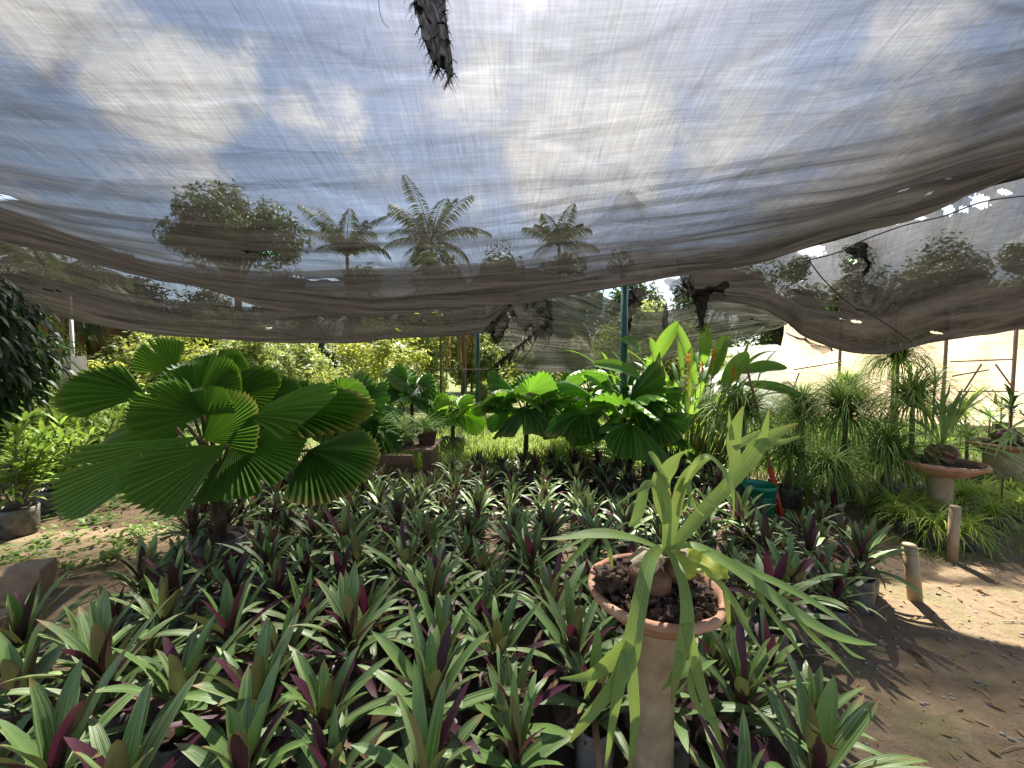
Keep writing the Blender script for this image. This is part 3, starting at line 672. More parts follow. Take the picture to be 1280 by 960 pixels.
# ================================================================== plants
# ---- foreground bed of oyster plants
def make_oyster(seed, mature=1.):
    rg = random.Random(seed); random.seed(seed)
    t = thing('oyster_plant', 'x', 'potted plant', group='oyster plants massed in the central bed')
    r = rg.uniform(.058, .07); h = rg.uniform(.15, .18)
    mb = MB(); lathe(mb, [(r * .9, 0), (r * 1.02, .02), (r, h * .35), (r * 1.06, h * .6), (r * .97, h * .85), (r * 1.05, h), (r * .96, h + .004), (r * .93, h - .02)], (0, 0, 0), 18, 0, .09)
    bag = mb.build('nursery_bag', M['bag_grey'] if seed % 3 == 0 else M['bag'], t)
    mb = MB(); lathe(mb, [(r * .9, h - .035), (r * .93, h - .02), (r * .6, h - .012), (.004, h - .008)], (0, 0, 0), 12, 0, .2); mb.build('soil', M['soil'], bag)
    mb = MB(); nl = rg.randint(16, 21); hs = rg.uniform(.05, .14) * mature
    tube(mb, [(0, 0, h - .02), (rg.uniform(-.01, .01), rg.uniform(-.01, .01), h + hs * .6), (0, 0, h + hs)], [.017, .014, .01], 8, 0, True, .2)
    for i in range(nl):
        k = i / nl; az = i * 2.4 + rg.uniform(-.35, .35); el = R(26 + 58 * k) + rg.uniform(-.2, .2)
        L = rg.uniform(.20, .30) * (1 - .30 * k * k) * mature; W = rg.uniform(.044, .062)
        z = h + hs * (.15 + .85 * k)
        arc_leaf(mb, (math.cos(az) * .01, math.sin(az) * .01, z), az, el, L, W, rg.uniform(.35, 1.25) * (1.15 - k), rg.uniform(.25, .5), rg.random(), 8, 'lance',
                 2, 1 if rg.random() < (.09 if k < .8 else .24) else 0, 1.5, rg.uniform(-.25, .25), .08, rg.uniform(-.4, .4))
    for i in range(rg.randint(2, 5)):
        az = rg.uniform(0, 6.28); arc_leaf(mb, (0, 0, h + .02), az, R(5), .17, .03, 1.5, .6, rg.random(), 6, 'lance', 2, 2, 1.2, .3, .4)
    mb.build('foliage', [M['oyster'], M['oyster_purple'], M['oyster_brown']], t)
    return t
oy = [make_oyster(100 + i) for i in range(9)]
LB = [(1.0, -2.2), (2.1, -2.1), (2.9, -2.5), (4.0, -3.3), (5.3, -3.0)]
RB = [(1.0, .95), (1.5, 1.2), (2.2, 2.0), (2.8, 2.75), (3.6, 3.0), (4.1, 2.75), (5.3, 2.3)]
random.seed(21)
SPOTS = []
y = 1.08; rowi = 0
while y < 5.2:
    sp = .245 + .014 * y + (.02 if y < 1.9 else 0)
    x = interp(LB, y) + random.uniform(0, .1) + (sp / 2 if rowi % 2 else 0); xr = interp(RB, y)
    while x < xr:
        px_, py_ = x + random.uniform(-.055, .055), y + random.uniform(-.06, .06)
        ok = math.hypot(px_ - .42, py_ - 1.17) > .17 and math.hypot(px_ + 2.05, py_ - 2.68) > .27 and math.hypot(px_ - 1.27, py_ - 4.6) > .25 \
            and math.hypot(px_ - 2.38, py_ - 3.75) > .36 and not (px_ < -.8 and py_ > 4.45) and math.hypot(px_ - 2.6, py_ - 3.75) > .15
        if ok and abs(proj((px_, py_, .3))[0] - 640) < 720: SPOTS.append([px_, py_])
        x += sp
    y += sp * .86; rowi += 1
while len(SPOTS) > 296: SPOTS.pop(random.randrange(len(SPOTS) * 2 // 3, len(SPOTS)))
LAND = [('the beige clay pedestal', .42, 1.17), ('the bag of the biggest fan palm', -2.05, 2.68), ('the green bucket', 2.43, 3.9), ('the leaning bamboo stub', 2.57, 2.55),
        ('the trunk of the right fan palm', 1.27, 4.6), ('the slim fan palm trunk', .2, 5.4), ('the plank table', -1.5, 5.3), ('the front left corner of the bed', -2.25, 1.0),
        ('the front right corner of the bed', 1.15, 1.3), ('the bed centre', -.4, 2.9), ('the far left end of the bed', -3.2, 4.3), ('the middle of the bed front', -.8, 1.1)]
ORD = ['nearest', 'second nearest', 'third nearest', 'fourth nearest', 'fifth nearest', 'sixth nearest', 'seventh nearest', 'eighth nearest', 'ninth nearest', 'tenth nearest', 'eleventh nearest', 'twelfth nearest']
SIDE = ['right of', 'behind and right of', 'behind', 'behind and left of', 'left of', 'before and left of', 'before', 'before and right of']
bins = {}
for i, (x, y) in enumerate(SPOTS):
    k = min(range(len(LAND)), key=lambda k: math.hypot(LAND[k][1] - x, LAND[k][2] - y)); a = math.atan2(y - LAND[k][2], x - LAND[k][1])
    bins.setdefault((k, int(round(a / (math.pi / 4))) % 8), []).append((math.hypot(LAND[k][1] - x, LAND[k][2] - y), i))
labels = {}
for (k, sd_), lst in bins.items():
    for r_, (_, i) in enumerate(sorted(lst)): labels[i] = 'oyster plant %s %s, %s there' % (SIDE[sd_], LAND[k][0], ORD[min(r_, 11)])
used = set()
for i, (x, y) in enumerate(SPOTS):
    v = random.randrange(9); sc = random.uniform(.76, 1.16) * (.68 if abs(x - 2.2) < .42 and 2.75 < y < 3.6 else 1.14 if y < 1.9 else (1.04 if y < 3.0 else .92)); rz = random.uniform(0, 6.28)
    lb = labels[i]
    if v not in used:
        used.add(v); o = oy[v]; o.location = (x, y, gz(x, y)); o.rotation_euler.z = rz; o.scale = (sc,) * 3; o['label'] = lb
    else: dup(oy[v], (x, y, gz(x, y)), rz, sc, lb)

# ---- fan palms
def blade(mb, hub, axis, nrm, Rr, span, n_=26, rnd=0., m=0, droop=.18, pleat=.08, wav=.07, cup=.0, asp=1., sdr=.0):
    X = Vector(axis).normalized(); Nn = Vector(nrm); Nn = (Nn - X * Nn.dot(X)).normalized(); Y = Nn.cross(X)
    ph = random.uniform(0, 6); rows = []; S = 2 * n_; nr = 7
    for i in range(S + 1):
        a = -span / 2 + span * i / S; z = 1 if i % 2 else -1; row = []
        split = (i % 4 == 0)
        Ro = Rr * (.90 + .10 * math.cos(a * .9)) * (1.0 if z > 0 else .935) * (1 + .03 * math.sin(a * 5 + ph)) * (random.uniform(.62, .85) if z < 0 and random.random() < .05 else random.uniform(.97, 1.01))
        for j in range(nr + 1):
            r = Ro * (.02 + .98 * j / nr); k = r / Rr
            p = Vector(hub) + X * (r * math.cos(a)) + Y * (r * math.sin(a) * asp) + Nn * (z * pleat * Rr * k * (1 - .35 * k) * (span / 4) + wav * Rr * k * k * math.sin(a * 2.3 + ph) + cup * Rr * k * k)
            p.z -= droop * Rr * k * k * k + sdr * Rr * k * abs(math.sin(a)) ** 1.5
            row.append(mb.vert(p, (i / S, k, rnd)))
        rows.append(row)
    mb.grid(rows, m)
def palm_pot(t, r, h, matn='bag'):
    mb = MB(); lathe(mb, [(r * .88, 0), (r * .97, .02), (r, h * .4), (r * 1.05, h * .7), (r * 1.0, h), (r * .95, h + .005), (r * .93, h - .03)], n=26, wob=.07)
    b = mb.build('nursery_bag', M[matn], t); mb = MB(); lathe(mb, [(r * .9, h - .05), (r * .93, h - .03), (r * .5, h - .01), (.004, h)], n=20, wob=.25); mb.build('soil', M['soil'], b)
def fan_palm(name, label, loc, hstem, nleaf, Rr, plen, seed, mt='fan', potr=.14, poth=.22, group=None, pot=True, matn='bag', spread=1., rstem=.03):
    random.seed(seed); t = thing(name, label, 'palm', loc, 0, group)
    if pot: palm_pot(t, potr, poth, matn)
    else: poth = 0
    mb = MB(); tube(mb, [(0, 0, poth - .03), (.01, 0, poth + hstem * .5), (0, .01, poth + hstem)], [rstem * 1.25, rstem, rstem * .8], 10, jit=.12)
    for i in range(24):
        a = random.uniform(0, 6.28); z = poth + random.uniform(0, hstem); arc_leaf(mb, (math.cos(a) * rstem * .8, math.sin(a) * rstem * .8, z), a, R(75), random.uniform(.06, .14), .016, .3, .5, .3, 4, 'grass')
    mb.build('trunk', M['fibre'], t)
    for i in range(nleaf):
        k = i / nleaf; az = i * 2.4 + random.uniform(-.3, .3); el = R(22 + 55 * k) * 1. / spread; L = plen * random.uniform(.8, 1.15) * (1 - .15 * k)
        c0 = Vector((0, 0, poth + hstem * (.75 + .25 * k)))
        d = Vector((math.cos(az) * math.cos(el), math.sin(az) * math.cos(el), math.sin(el)))
        hub = c0 + d * L; hub.z -= .10 * L * L
        mid = c0 + d * L * .5
        mp = MB(); tube(mp, [c0, mid, hub], [.011, .008, .006], 6); pet = mp.build('petiole', M['petiole'], t)
        e2 = el - R(20 + 25 * (1 - k)); ax = Vector((math.cos(az) * math.cos(e2), math.sin(az) * math.cos(e2), math.sin(e2)))
        nm = Vector((-math.cos(az) * math.sin(e2), -math.sin(az) * math.sin(e2), math.cos(e2))) + Vector((random.uniform(-.5, .5), random.uniform(-.6, .2), 0))
        ml = MB(); blade(ml, hub, ax, nm, Rr * random.uniform(.85, 1.1), R(random.uniform(200, 265)), 22, random.random(), 0, random.uniform(.1, .35), .075, .12, sdr=random.uniform(.05, .4), asp=random.uniform(.8, 1.))
        ml.build('fan_leaf', M[mt], t, False)
    return t
# the big one on the left, each fan set out where it stands
random.seed(77)
big = thing('fan_palm', 'largest fan palm, with broad pleated leaves, rising from the front left of the bed', 'palm', (0, 0, 0))
base = Vector((-2.05, 2.68, 0)); mb = MB(); h = .3; r = .17
bg_ = Vector(base)
lathe(mb, [(r * .88, 0), (r * .97, .02), (r * 1.0, h * .4), (r * 1.06, h * .7), (r * 1.02, h), (r * .96, h + .006), (r * .93, h - .03)], base, 28, 0, .07)
bag = mb.build('nursery_bag', M['bag'], big)
mb = MB(); lathe(mb, [(r * .9, h - .05), (r * .93, h - .03), (r * .5, h - .01), (.004, h)], base, 20, 0, .3); mb.build('soil', M['soil'], bag)
crown = P(264, 600, 2.68); crown.x = base.x + .0
mb = MB(); tube(mb, [base + Vector((0, 0, .25)), base + Vector((.02, 0, .42)), (crown.x, crown.y, crown.z + .06)], [.045, .036, .028], 12, jit=.15)
for i in range(90):
    a = random.uniform(0, 6.28); z = random.uniform(.27, crown.z); arc_leaf(mb, base + Vector((math.cos(a) * .034, math.sin(a) * .034, z)), a, R(72), random.uniform(.08, .2), random.uniform(.01, .03), random.uniform(0, .5), .5, .3, 4, 'grass')
mb.build('trunk', M['fibre'], big)
BIG = [  # hub px,py,d   tip px,py,d   normal   span  droop  width
 ((182, 494, 2.6), (66, 474, 2.45), (0, -.7, .7), 118, .06, .62), ((247, 499, 2.7), (243, 446, 2.8), (0, -1, .25), 200, .0, 1.15),
 ((256, 519, 2.4), (153, 496, 2.3), (0, -.8, .6), 120, .05, .62), ((256, 519, 2.4), (262, 480, 2.45), (.1, -.9, .4), 170, .0, 1.),
 ((254, 550, 2.4), (318, 497, 2.5), (.1, -.98, .25), 130, .0, .85), ((306, 520, 2.5), (424, 492, 2.35), (.05, -.6, .8), 100, .06, .5), ((330, 515, 2.9), (470, 497, 2.7), (.05, -.5, .85), 110, .1, .4),
 ((218, 468, 3.1), (182, 426, 3.1), (.3, -.9, .3), 105, .0, .8), ((265, 470, 3.1), (268, 434, 3.2), (0, -.95, .4), 170, .05, 1.3), ((285, 498, 3.0), (352, 460, 3.1), (.1, -.8, .5), 120, .1, .7), ((295, 505, 3.3), (385, 482, 3.4), (.1, -.6, .7), 120, .15, .7),
 ((250, 545, 2.4), (44, 618, 2.05), (-.1, -.7, .7), 78, .0, .62), ((285, 556, 2.3), (154, 622, 2.05), (-.1, -.85, .5), 92, .03, .75), ((292, 556, 2.5), (360, 592, 2.3), (.3, -.75, .6), 150, .06, .8),
 ((385, 563, 2.6), (462, 588, 2.35), (.1, -.6, .8), 140, .1, .7), ((330, 500, 3.2), (376, 478, 3.4), (.0, -.8, .5), 150, .05, .9), ((236, 532, 2.7), (140, 560, 2.6), (0, -.6, .8), 120, .1, .7), ((300, 540, 2.9), (350, 555, 3.0), (0, -.3, .9), 170, .2, .9),
 ((225, 520, 3.0), (150, 530, 3.1), (0, -.4, .9), 140, .15, .8)]
for hb, tp, nm, span, dr, asp in BIG:
    hb, tp = P(*hb), P(*tp); ax = tp - hb; Rr = ax.length
    mp = MB(); c0 = crown + Vector((random.uniform(-.02, .02), random.uniform(-.02, .02), random.uniform(-.12, .05))); mid = c0.lerp(hb, .5) + Vector((0, 0, .06 * (hb - c0).length))
    tube(mp, [Vector(q) for q in cr([c0, mid, hb], 5)], .010, 7); mp.build('petiole', M['petiole'], big)
    ml = MB(); blade(ml, hb, ax, nm, Rr, R(span), max(14, int(span / 5.2)), random.random(), 0, dr, .085, .06, asp=asp); ml.build('fan_leaf', M['fan'], big, False)

fan_palm('fan_palm', 'dark fan palm with pleated round leaves right of the staghorn bowl, under the post', G(772, 606), .42, 14, .60, .60, 5, potr=.17, poth=.24, spread=1.0, rstem=.035)
fan_palm('fan_palm', 'slim fan palm with thin dark trunk in the middle, before sunlit grass', G(657, 588), .62, 12, .50, .46, 11, potr=.15, poth=.2)
fan_palm('fan_palm', 'fan palm with broad leaves directly behind the biggest one, left of the plank table', G(428, 594), .5, 12, .54, .46, 12, potr=.17, poth=.24)
fan_palm('fan_palm', 'small bright lime fan palm in a dark pot right of the plank table', G(566, 566), .38, 10, .36, .26, 13, 'fan_lime', .20, .26)
fan_palm('fan_palm', 'distant fan palm above the ferns, between the table and the lime one', G(515, 562), .72, 10, .42, .36, 14, potr=.17, poth=.24)
fan_palm('fan_palm', 'pale fan palm peeping out behind the dark one under the post', G(735, 565), .75, 9, .5, .4, 15, potr=.17, poth=.24)
fan_palm('fan_palm', 'fan palm half hidden by the far side of the biggest one', G(355, 575), .5, 9, .45, .42, 16, potr=.17, poth=.24)

# ---- staghorn fern on its pedestal (hero)
def pedestal_bowl(t, c, rr, depth, pr_, mat1='terracotta', ped='clay'):
    """c = rim centre"""
    mb = MB(); z0 = c.z
    lathe(mb, [(pr_ * 1.1, z0 - depth), (rr * .62, z0 - depth * .9), (rr * .84, z0 - depth * .5), (rr * .93, z0 - rr * .16), (rr * .955, z0 - rr * .13), (rr * 1.0, z0 - rr * .12), (rr * 1.03, z0 - rr * .07),
               (rr * 1.015, z0 - rr * .01), (rr * .97, z0), (rr * .92, z0 - rr * .01), (rr * .90, z0 - rr * .10), (rr * .85, z0 - rr * .2)], (c.x, c.y, 0), 72, 0, .035)
    b = mb.build('bowl', M[mat1], t)
    mb = MB(); lathe(mb, [(pr_ * 1.25, 0), (pr_ * 1.2, .05), (pr_, .07), (pr_ * .98, z0 * .5), (pr_ * 1.03, z0 - depth - .03), (pr_ * 1.12, z0 - depth - .012), (pr_ * 1.08, z0 - depth - .003)], (c.x, c.y, 0), 36, 0, .015)
    mb.build('pedestal', M[ped], t)
    mb = MB(); rows = []
    for j in range(9):
        r = rr * .89 * (1 - j / 8.2); rows.append([mb.vert((c.x + r * math.cos(a), c.y + r * math.sin(a), z0 - rr * .12 + rr * .22 * (j / 8) ** .8 * (.6 + .5 * noise.noise(Vector((3 * r * math.cos(a) / rr, 3 * r * math.sin(a) / rr, 1)))) + rr * .07 * noise.noise(Vector((9 * r * math.cos(a) / rr, 9 * r * math.sin(a) / rr, 2))))) for i in range(40) for a in [i / 40 * 6.283]])
    mb.grid(rows, 0, True); mb.face(rows[-1]); s = mb.build('soil', M['soil'], t)
    return s
random.seed(9)
stag = thing('staghorn_fern', 'staghorn fern with forked antler fronds in a terracotta dish on a beige pedestal', 'potted fern')
C = P(818, 730, 1.17); rr = .197
soil = pedestal_bowl(stag, C, rr, .10, .066)
mb = MB()
for i in range(420):
    a = random.uniform(0, 6.28); r = rr * .86 * random.random() ** .5; s = random.uniform(.005, .022)
    c0 = Vector((C.x + r * math.cos(a), C.y + r * math.sin(a), C.z - .02 + .03 * (1 - r / rr) + random.uniform(0, .012)))
    q = Matrix.Rotation(random.uniform(0, 3), 3, 'X') @ Matrix.Rotation(random.uniform(0, 3), 3, 'Y')
    box(mb, c0, (s * 1.3, s * .8, s * random.uniform(.12, .5)), random.uniform(0, 3), tilt=q)
chips = mb.build('bark_chips', M['chip'], soil, smooth=False); tag(chips, kind='stuff')
def lump(mb, c, rad, seed, amp=.25, n=26, freq=1.6, m=0):
    rows = []; c = Vector(c)
    for j in range(1, n // 2):
        th = math.pi * j / (n // 2); row = []
        for i in range(n):
            a = 2 * math.pi * i / n; d = Vector((math.sin(th) * math.cos(a), math.sin(th) * math.sin(a), math.cos(th)))
            k = 1 + amp * noise.noise(d * freq + Vector((seed, 0, 0))) + amp * .35 * noise.noise(d * freq * 4 + Vector((seed, 3, 0)))
            row.append(mb.vert(c + Vector((d.x * rad[0], d.y * rad[1], d.z * rad[2])) * k, (i / n, j / n, 0)))
        rows.append(row)
    mb.grid(rows, m, True)
    mb.face(rows[0][::-1], m); mb.face(rows[-1], m)
mb = MB(); lump(mb, P(812, 722, 1.14) + Vector((0, 0, -.005)), (.066, .056, .052), 3, .16); mb.build('tuber', M['bulb'], stag)
mb = MB(); lump(mb, P(846, 712, 1.15), (.05, .045, .035), 21, .2, 36); mb.build('tuber', M['bulb'], stag)
mb = MB(); lump(mb, P(760, 722, 1.15), (.042, .04, .03), 5, .8, 40, 3.6)
mb.build('root_clump', M['chip'], stag)
mb = MB(); lump(mb, P(868, 738, 1.12), (.036, .036, .02), 8, .8, 40, 4)
mb.build('root_clump', M['chip'], stag)
mb = MB()
for (a_, b_, ww) in (((790, 703, 1.10), (830, 693, 1.16), .05), ((812, 712, 1.08), (830, 695, 1.14), .04), ((845, 694, 1.12), (868, 702, 1.09), .045), ((835, 690, 1.15), (815, 688, 1.2), .05)):
    a1, b1 = P(*a_), P(*b_); ribbon(mb, [a1, a1.lerp(b1, .5) + Vector((0, 0, .018)), b1], [ww * .7, ww * 1.2, ww * .6], (0, -.6, .8), -.5, .3, 4)
mb.build('shield_frond', M['papery'], stag)
def frond(segs, hint=(0, -.55, .85), m='stag', parent=None, rnd=None, name='frond'):
    mb = MB(); rn = random.random() if rnd is None else rnd
    for pts in segs:
        q = cr([(*P(a, b, d), w_ * .9 * SC(d)) for a, b, d, w_ in pts], 6)
        ribbon(mb, [x[:3] for x in q], [max(x[3], .0015) for x in q], hint, .16, rn, 4, 0, .05)
    return mb.build(name, M[m], parent)
H1 = (0, -.9, .45)
frond([[(826, 684, 1.14, 10), (812, 700, 1.05, 20), (802, 740, .97, 22), (793, 785, .935, 25), (785, 820, .92, 29), (771, 850, .91, 22), (750, 878, .91, 17), (728, 905, .91, 13), (712, 928, .91, 3)],
       [(788, 800, .93, 18), (764, 826, .94, 22), (735, 845, .96, 13), (700, 848, .97, 2)], [(750, 834, .955, 10), (738, 856, .96, 9), (730, 874, .96, 1)],
       [(784, 815, .92, 18), (774, 856, .90, 17), (766, 900, .89, 12), (757, 962, .88, 4)], [(787, 812, .92, 16), (791, 860, .90, 17), (793, 905, .89, 13), (786, 968, .88, 5)]], H1, parent=stag, rnd=.2)
frond([[(832, 684, 1.13, 8), (846, 708, 1.03, 13), (856, 742, .965, 17), (858, 785, .93, 21), (849, 825, .92, 17), (839, 880, .91, 5)], [(858, 780, .93, 14), (867, 822, .92, 17), (879, 868, .91, 15), (893, 905, .90, 12), (904, 938, .90, 2)],
       [(850, 815, .92, 10), (842, 845, .925, 11), (828, 862, .93, 2)], [(868, 820, .92, 8), (864, 862, .915, 11), (882, 896, .90, 8), (902, 902, .895, 2)]], H1, parent=stag, rnd=.5)
H2 = (.2, -.5, .85)
frond([[(836, 686, 1.14, 8), (866, 682, 1.1, 13), (905, 702, 1.06, 22), (945, 730, 1.03, 27), (985, 760, 1.01, 24), (1030, 788, 1.0, 18), (1062, 800, 1.0, 12), (1096, 806, 1.0, 2)],
       [(985, 758, 1.01, 14), (1015, 795, 1.0, 15), (1045, 822, 1.0, 10), (1068, 848, 1.0, 2)], [(1040, 792, 1.0, 9), (1062, 815, 1.0, 8), (1082, 824, 1.0, 1)], [(940, 730, 1.03, 12), (962, 765, 1.02, 14), (990, 800, 1.01, 9), (1004, 822, 1., 2)]], H2, parent=stag, rnd=.7)
frond([[(850, 686, 1.2, 8), (890, 694, 1.25, 12), (940, 715, 1.25, 14), (990, 738, 1.22, 14), (1035, 765, 1.2, 11), (1072, 795, 1.2, 3)]], H2, parent=stag, rnd=.1)
frond([[(868, 704, 1.08, 8), (896, 726, 1.04, 13), (918, 755, 1.02, 15), (936, 790, 1.0, 13), (955, 815, 1.0, 3)], [(905, 738, 1.03, 9), (910, 770, 1.02, 10), (909, 800, 1.02, 2)]], H2, parent=stag, rnd=.4)
frond([[(822, 684, 1.16, 7), (795, 674, 1.16, 13), (765, 668, 1.15, 19), (735, 668, 1.14, 16), (708, 672, 1.13, 9), (676, 674, 1.12, 2)],
       [(745, 670, 1.14, 10), (724, 690, 1.13, 9), (708, 708, 1.12, 8), (692, 726, 1.12, 2)], [(735, 672, 1.14, 6), (712, 682, 1.13, 5), (686, 698, 1.12, 4), (672, 714, 1.12, 1)], [(755, 672, 1.14, 8), (762, 690, 1.13, 8), (765, 710, 1.12, 2)]], (0, -.35, .95), parent=stag, rnd=.6)
HU = (0, -1, .15)
frond([[(831, 694, 1.16, 11), (833, 660, 1.17, 13), (832, 630, 1.17, 15), (828, 600, 1.17, 22), (838, 582, 1.17, 20), (850, 568, 1.17, 6), (862, 563, 1.17, 2)], [(833, 655, 1.16, 12), (829, 630, 1.16, 24), (822, 605, 1.16, 20), (819, 590, 1.16, 5)], [(834, 610, 1.17, 10), (825, 585, 1.18, 8), (812, 565, 1.18, 2)]], HU, parent=stag, rnd=.15)
frond([[(834, 694, 1.15, 10), (842, 655, 1.17, 13), (848, 620, 1.18, 17), (858, 595, 1.19, 16), (876, 578, 1.2, 10), (890, 572, 1.2, 2)], [(849, 615, 1.18, 10), (858, 600, 1.18, 10), (866, 632, 1.15, 5), (880, 645, 1.14, 2)]], HU, parent=stag, rnd=.8)
frond([[(838, 692, 1.16, 9), (852, 670, 1.18, 16), (878, 640, 1.21, 19), (908, 608, 1.24, 19), (935, 575, 1.27, 24), (950, 555, 1.28, 22), (972, 541, 1.29, 14), (998, 529, 1.3, 2)], [(948, 560, 1.28, 15), (955, 540, 1.28, 11), (961, 512, 1.28, 2)], [(955, 552, 1.28, 12), (980, 552, 1.29, 8), (1000, 545, 1.3, 2)]], (0, -.9, .4), parent=stag, rnd=.35)
frond([[(905, 612, 1.22, 10), (918, 585, 1.24, 15), (916, 555, 1.25, 20), (920, 532, 1.25, 16), (929, 508, 1.25, 3)], [(917, 560, 1.25, 10), (935, 548, 1.26, 10), (952, 538, 1.27, 2)], [(915, 550, 1.25, 8), (912, 530, 1.25, 6), (911, 512, 1.25, 1)]], (0, -.95, .3), parent=stag, rnd=.05)
frond([[(846, 640, 1.18, 5), (862, 590, 1.16, 7), (882, 570, 1.14, 9), (902, 585, 1.12, 10), (914, 610, 1.1, 10), (917, 638, 1.09, 4), (913, 650, 1.09, 1)]], (.3, -.6, .7), parent=stag, rnd=.5)
frond([[(832, 650, 1.17, 5), (822, 612, 1.14, 8), (808, 606, 1.12, 12), (800, 632, 1.1, 15), (794, 650, 1.09, 12), (786, 658, 1.09, 3)], [(818, 606, 1.12, 5), (796, 614, 1.11, 5), (770, 632, 1.1, 2)]], (0, -.8, .6), parent=stag, rnd=.3)
frond([[(834, 620, 1.17, 4), (824, 580, 1.15, 6), (812, 566, 1.14, 6), (828, 590, 1.12, 4), (836, 600, 1.12, 2)]], (0, -.8, .6), parent=stag, rnd=.9)
frond([[(854, 640, 1.17, 5), (868, 612, 1.13, 5), (884, 626, 1.1, 5), (905, 640, 1.09, 4), (918, 645, 1.08, 1)]], (.2, -.7, .7), parent=stag, rnd=.9)
mb = MB()
for pts in ([(846, 690, 1.12, 10), (862, 698, 1.09, 34), (882, 706, 1.07, 38), (905, 716, 1.05, 16), (912, 722, 1.05, 2)], [(856, 700, 1.1, 8), (858, 712, 1.07, 22), (858, 724, 1.06, 12)]):
    q = cr([(*P(a, b, d), w_ * SC(d)) for a, b, d, w_ in pts], 7); ribbon(mb, [x[:3] for x in q], [x[3] for x in q], (0, -.6, .8), .1, .3, 6, 0, .4)
tag(mb.build('frond', M['stag_yellow'], stag), 'ruffled yellow young frond')

# ---- other pedestals to the right
def small_stag(label, c, rr, depth, pr_, seed, nf=9, ped='clay'):
    random.seed(seed); t = thing('staghorn_fern', label, 'potted fern', (0, 0, 0)); pedestal_bowl(t, c, rr, depth, pr_, 'terracotta', ped)
    mb = MB(); lump(mb, c + Vector((0, 0, .05)), (rr * .36, rr * .34, .09), seed, .6, 40, freq=3); mb.build('tuber', M['bulb'], t)
    for i in range(nf):
        mb = MB(); az = i / nf * 6.28 + random.uniform(-.3, .3); el = random.choice((R(75), R(50), R(20), R(5))); L = random.uniform(.42, .72); b = c + Vector((0, 0, .12))
        pts = [b]; p = b.copy(); K_ = 8; rn = random.random(); dr = random.uniform(1.0, 2.2) if el < 1 else .5
        for s in range(K_):
            e = el - dr * (s / K_) ** 1.2; p = p + Vector((math.cos(az) * math.cos(e), math.sin(az) * math.cos(e), math.sin(e))) * L / K_; pts.append(p.copy())
        ribbon(mb, pts, [.014, .022, .03, .04, .05, .045, .03, .018, .004], (0, -.3, 1), .2, rn, 3)
        for sg in (-1, 1, .4):
            q = pts[4 if sg != .4 else 5]; dd = (pts[6] - pts[4]).normalized(); sd_ = dd.cross(Vector((0, 0, 1))).normalized() * sg
            ribbon(mb, [q, q + (dd + sd_ * .5) * .07, q + (dd * 1.1 + sd_ * .7) * .14 - Vector((0, 0, .01)), q + (dd * 1.4 + sd_ * .6) * .22 - Vector((0, 0, .05))], [.03, .028, .018, .003], (0, -.3, 1), .2, rn, 2)
        mb.build('frond', M['stag'], t)
    return t
small_stag('drooping staghorn fern in a wide terracotta bowl on the right, above the lime spider plants', P(1176, 576, 3.6), .30, .13, .09, 31, 12)
small_stag('staghorn fern on a thick pale pedestal at the far right edge', P(1258, 553, 4.4), .30, .08, .17, 32, 9, 'clay')

# ---- ponytail palms (fine arching leaves)
def grass_head(mb, c, n_, L, W, seed, el0=20, el1=85, droop=2.2, m=0, segs=7):
    rg = random.Random(seed); c = Vector(c)
    for i in range(n_):
        az = rg.uniform(0, 6.28); el = R(el0 + (el1 - el0) * rg.random() ** .8)
        arc_leaf(mb, c + Vector((rg.uniform(-.02, .02), rg.uniform(-.02, .02), rg.uniform(-.03, .03))), az, el, L * rg.uniform(.65, 1.1), W * rg.uniform(.7, 1.2), droop * rg.uniform(.7, 1.2), .35, rg.random(), segs, 'grass', 1, m, 1.1, rg.uniform(-.5, .5))
def ponytail(label, loc, hs, L, nl, seed, rb=.07, pot=True, potm='bag', potr=.12):
    random.seed(seed); t = thing('ponytail_palm', label, 'potted plant', loc, group='ponytail palms on the right')
    ph = 0
    if pot:
        ph = potr * 1.7; mb = MB(); lathe(mb, [(potr * .8, 0), (potr * .9, .01), (potr * .98, ph * .7), (potr * 1.06, ph * .86), (potr * 1.07, ph), (potr * .97, ph), (potr * .93, ph - .03)], n=26, wob=.01)
        pt_ = mb.build('pot', M[potm], t); mb = MB(); lathe(mb, [(potr * .88, ph - .05), (potr * .92, ph - .03), (.01, ph - .02)], n=18, wob=.1); mb.build('soil', M['soil'], pt_)
    mb = MB(); tube(mb, [(0, 0, max(0, ph - .05)), (0, 0, ph + rb * .5), (0, 0, ph + rb * 1.5), (0.01, 0, ph + hs * .6), (0, 0, ph + hs)], [rb * .8, rb, rb * .6, rb * .3, rb * .25], 12, jit=.08); mb.build('trunk', M['bark'], t)
    mb = MB(); grass_head(mb, (0, 0, ph + hs), int(nl * 2.1), L * 1.18, .016, seed, 0, 88, 2.2); mb.build('foliage', M['ponytail'], t); return t
ponytail('small silvery ponytail palm in a beige clay pot right of the green bucket', G(1034, 650), .26, .42, 170, 1, .06, True, 'clay', .12)
ponytail('ponytail palm with a dense mop behind the green bucket', G(925, 628) , .75, .62, 240, 2, .08)
ponytail('broad ponytail palm in the middle of the right-hand group', G(1052, 622), .72, .78, 280, 3, .09)
ponytail('tallest ponytail palm, its round mop above the others against the greenhouse', (6.0, 6.1, 0), 1.35, .66, 320, 4, .07)
ponytail('pale feathery ponytail palm left of the tallest one', P(1060, 455, 6.4) * 1 - Vector((0, 0, P(1060, 455, 6.4).z)), .85, .75, 220, 5)
ponytail('ponytail palm behind the small clay-potted one', G(1000, 612), .66, .65, 220, 6)
ponytail('ponytail palm right behind the wide staghorn bowl', G(1135, 625), .85, .75, 260, 7)
ponytail('ponytail palm hidden low between the bucket and the clay pot', G(985, 632), .35, .5, 160, 8)
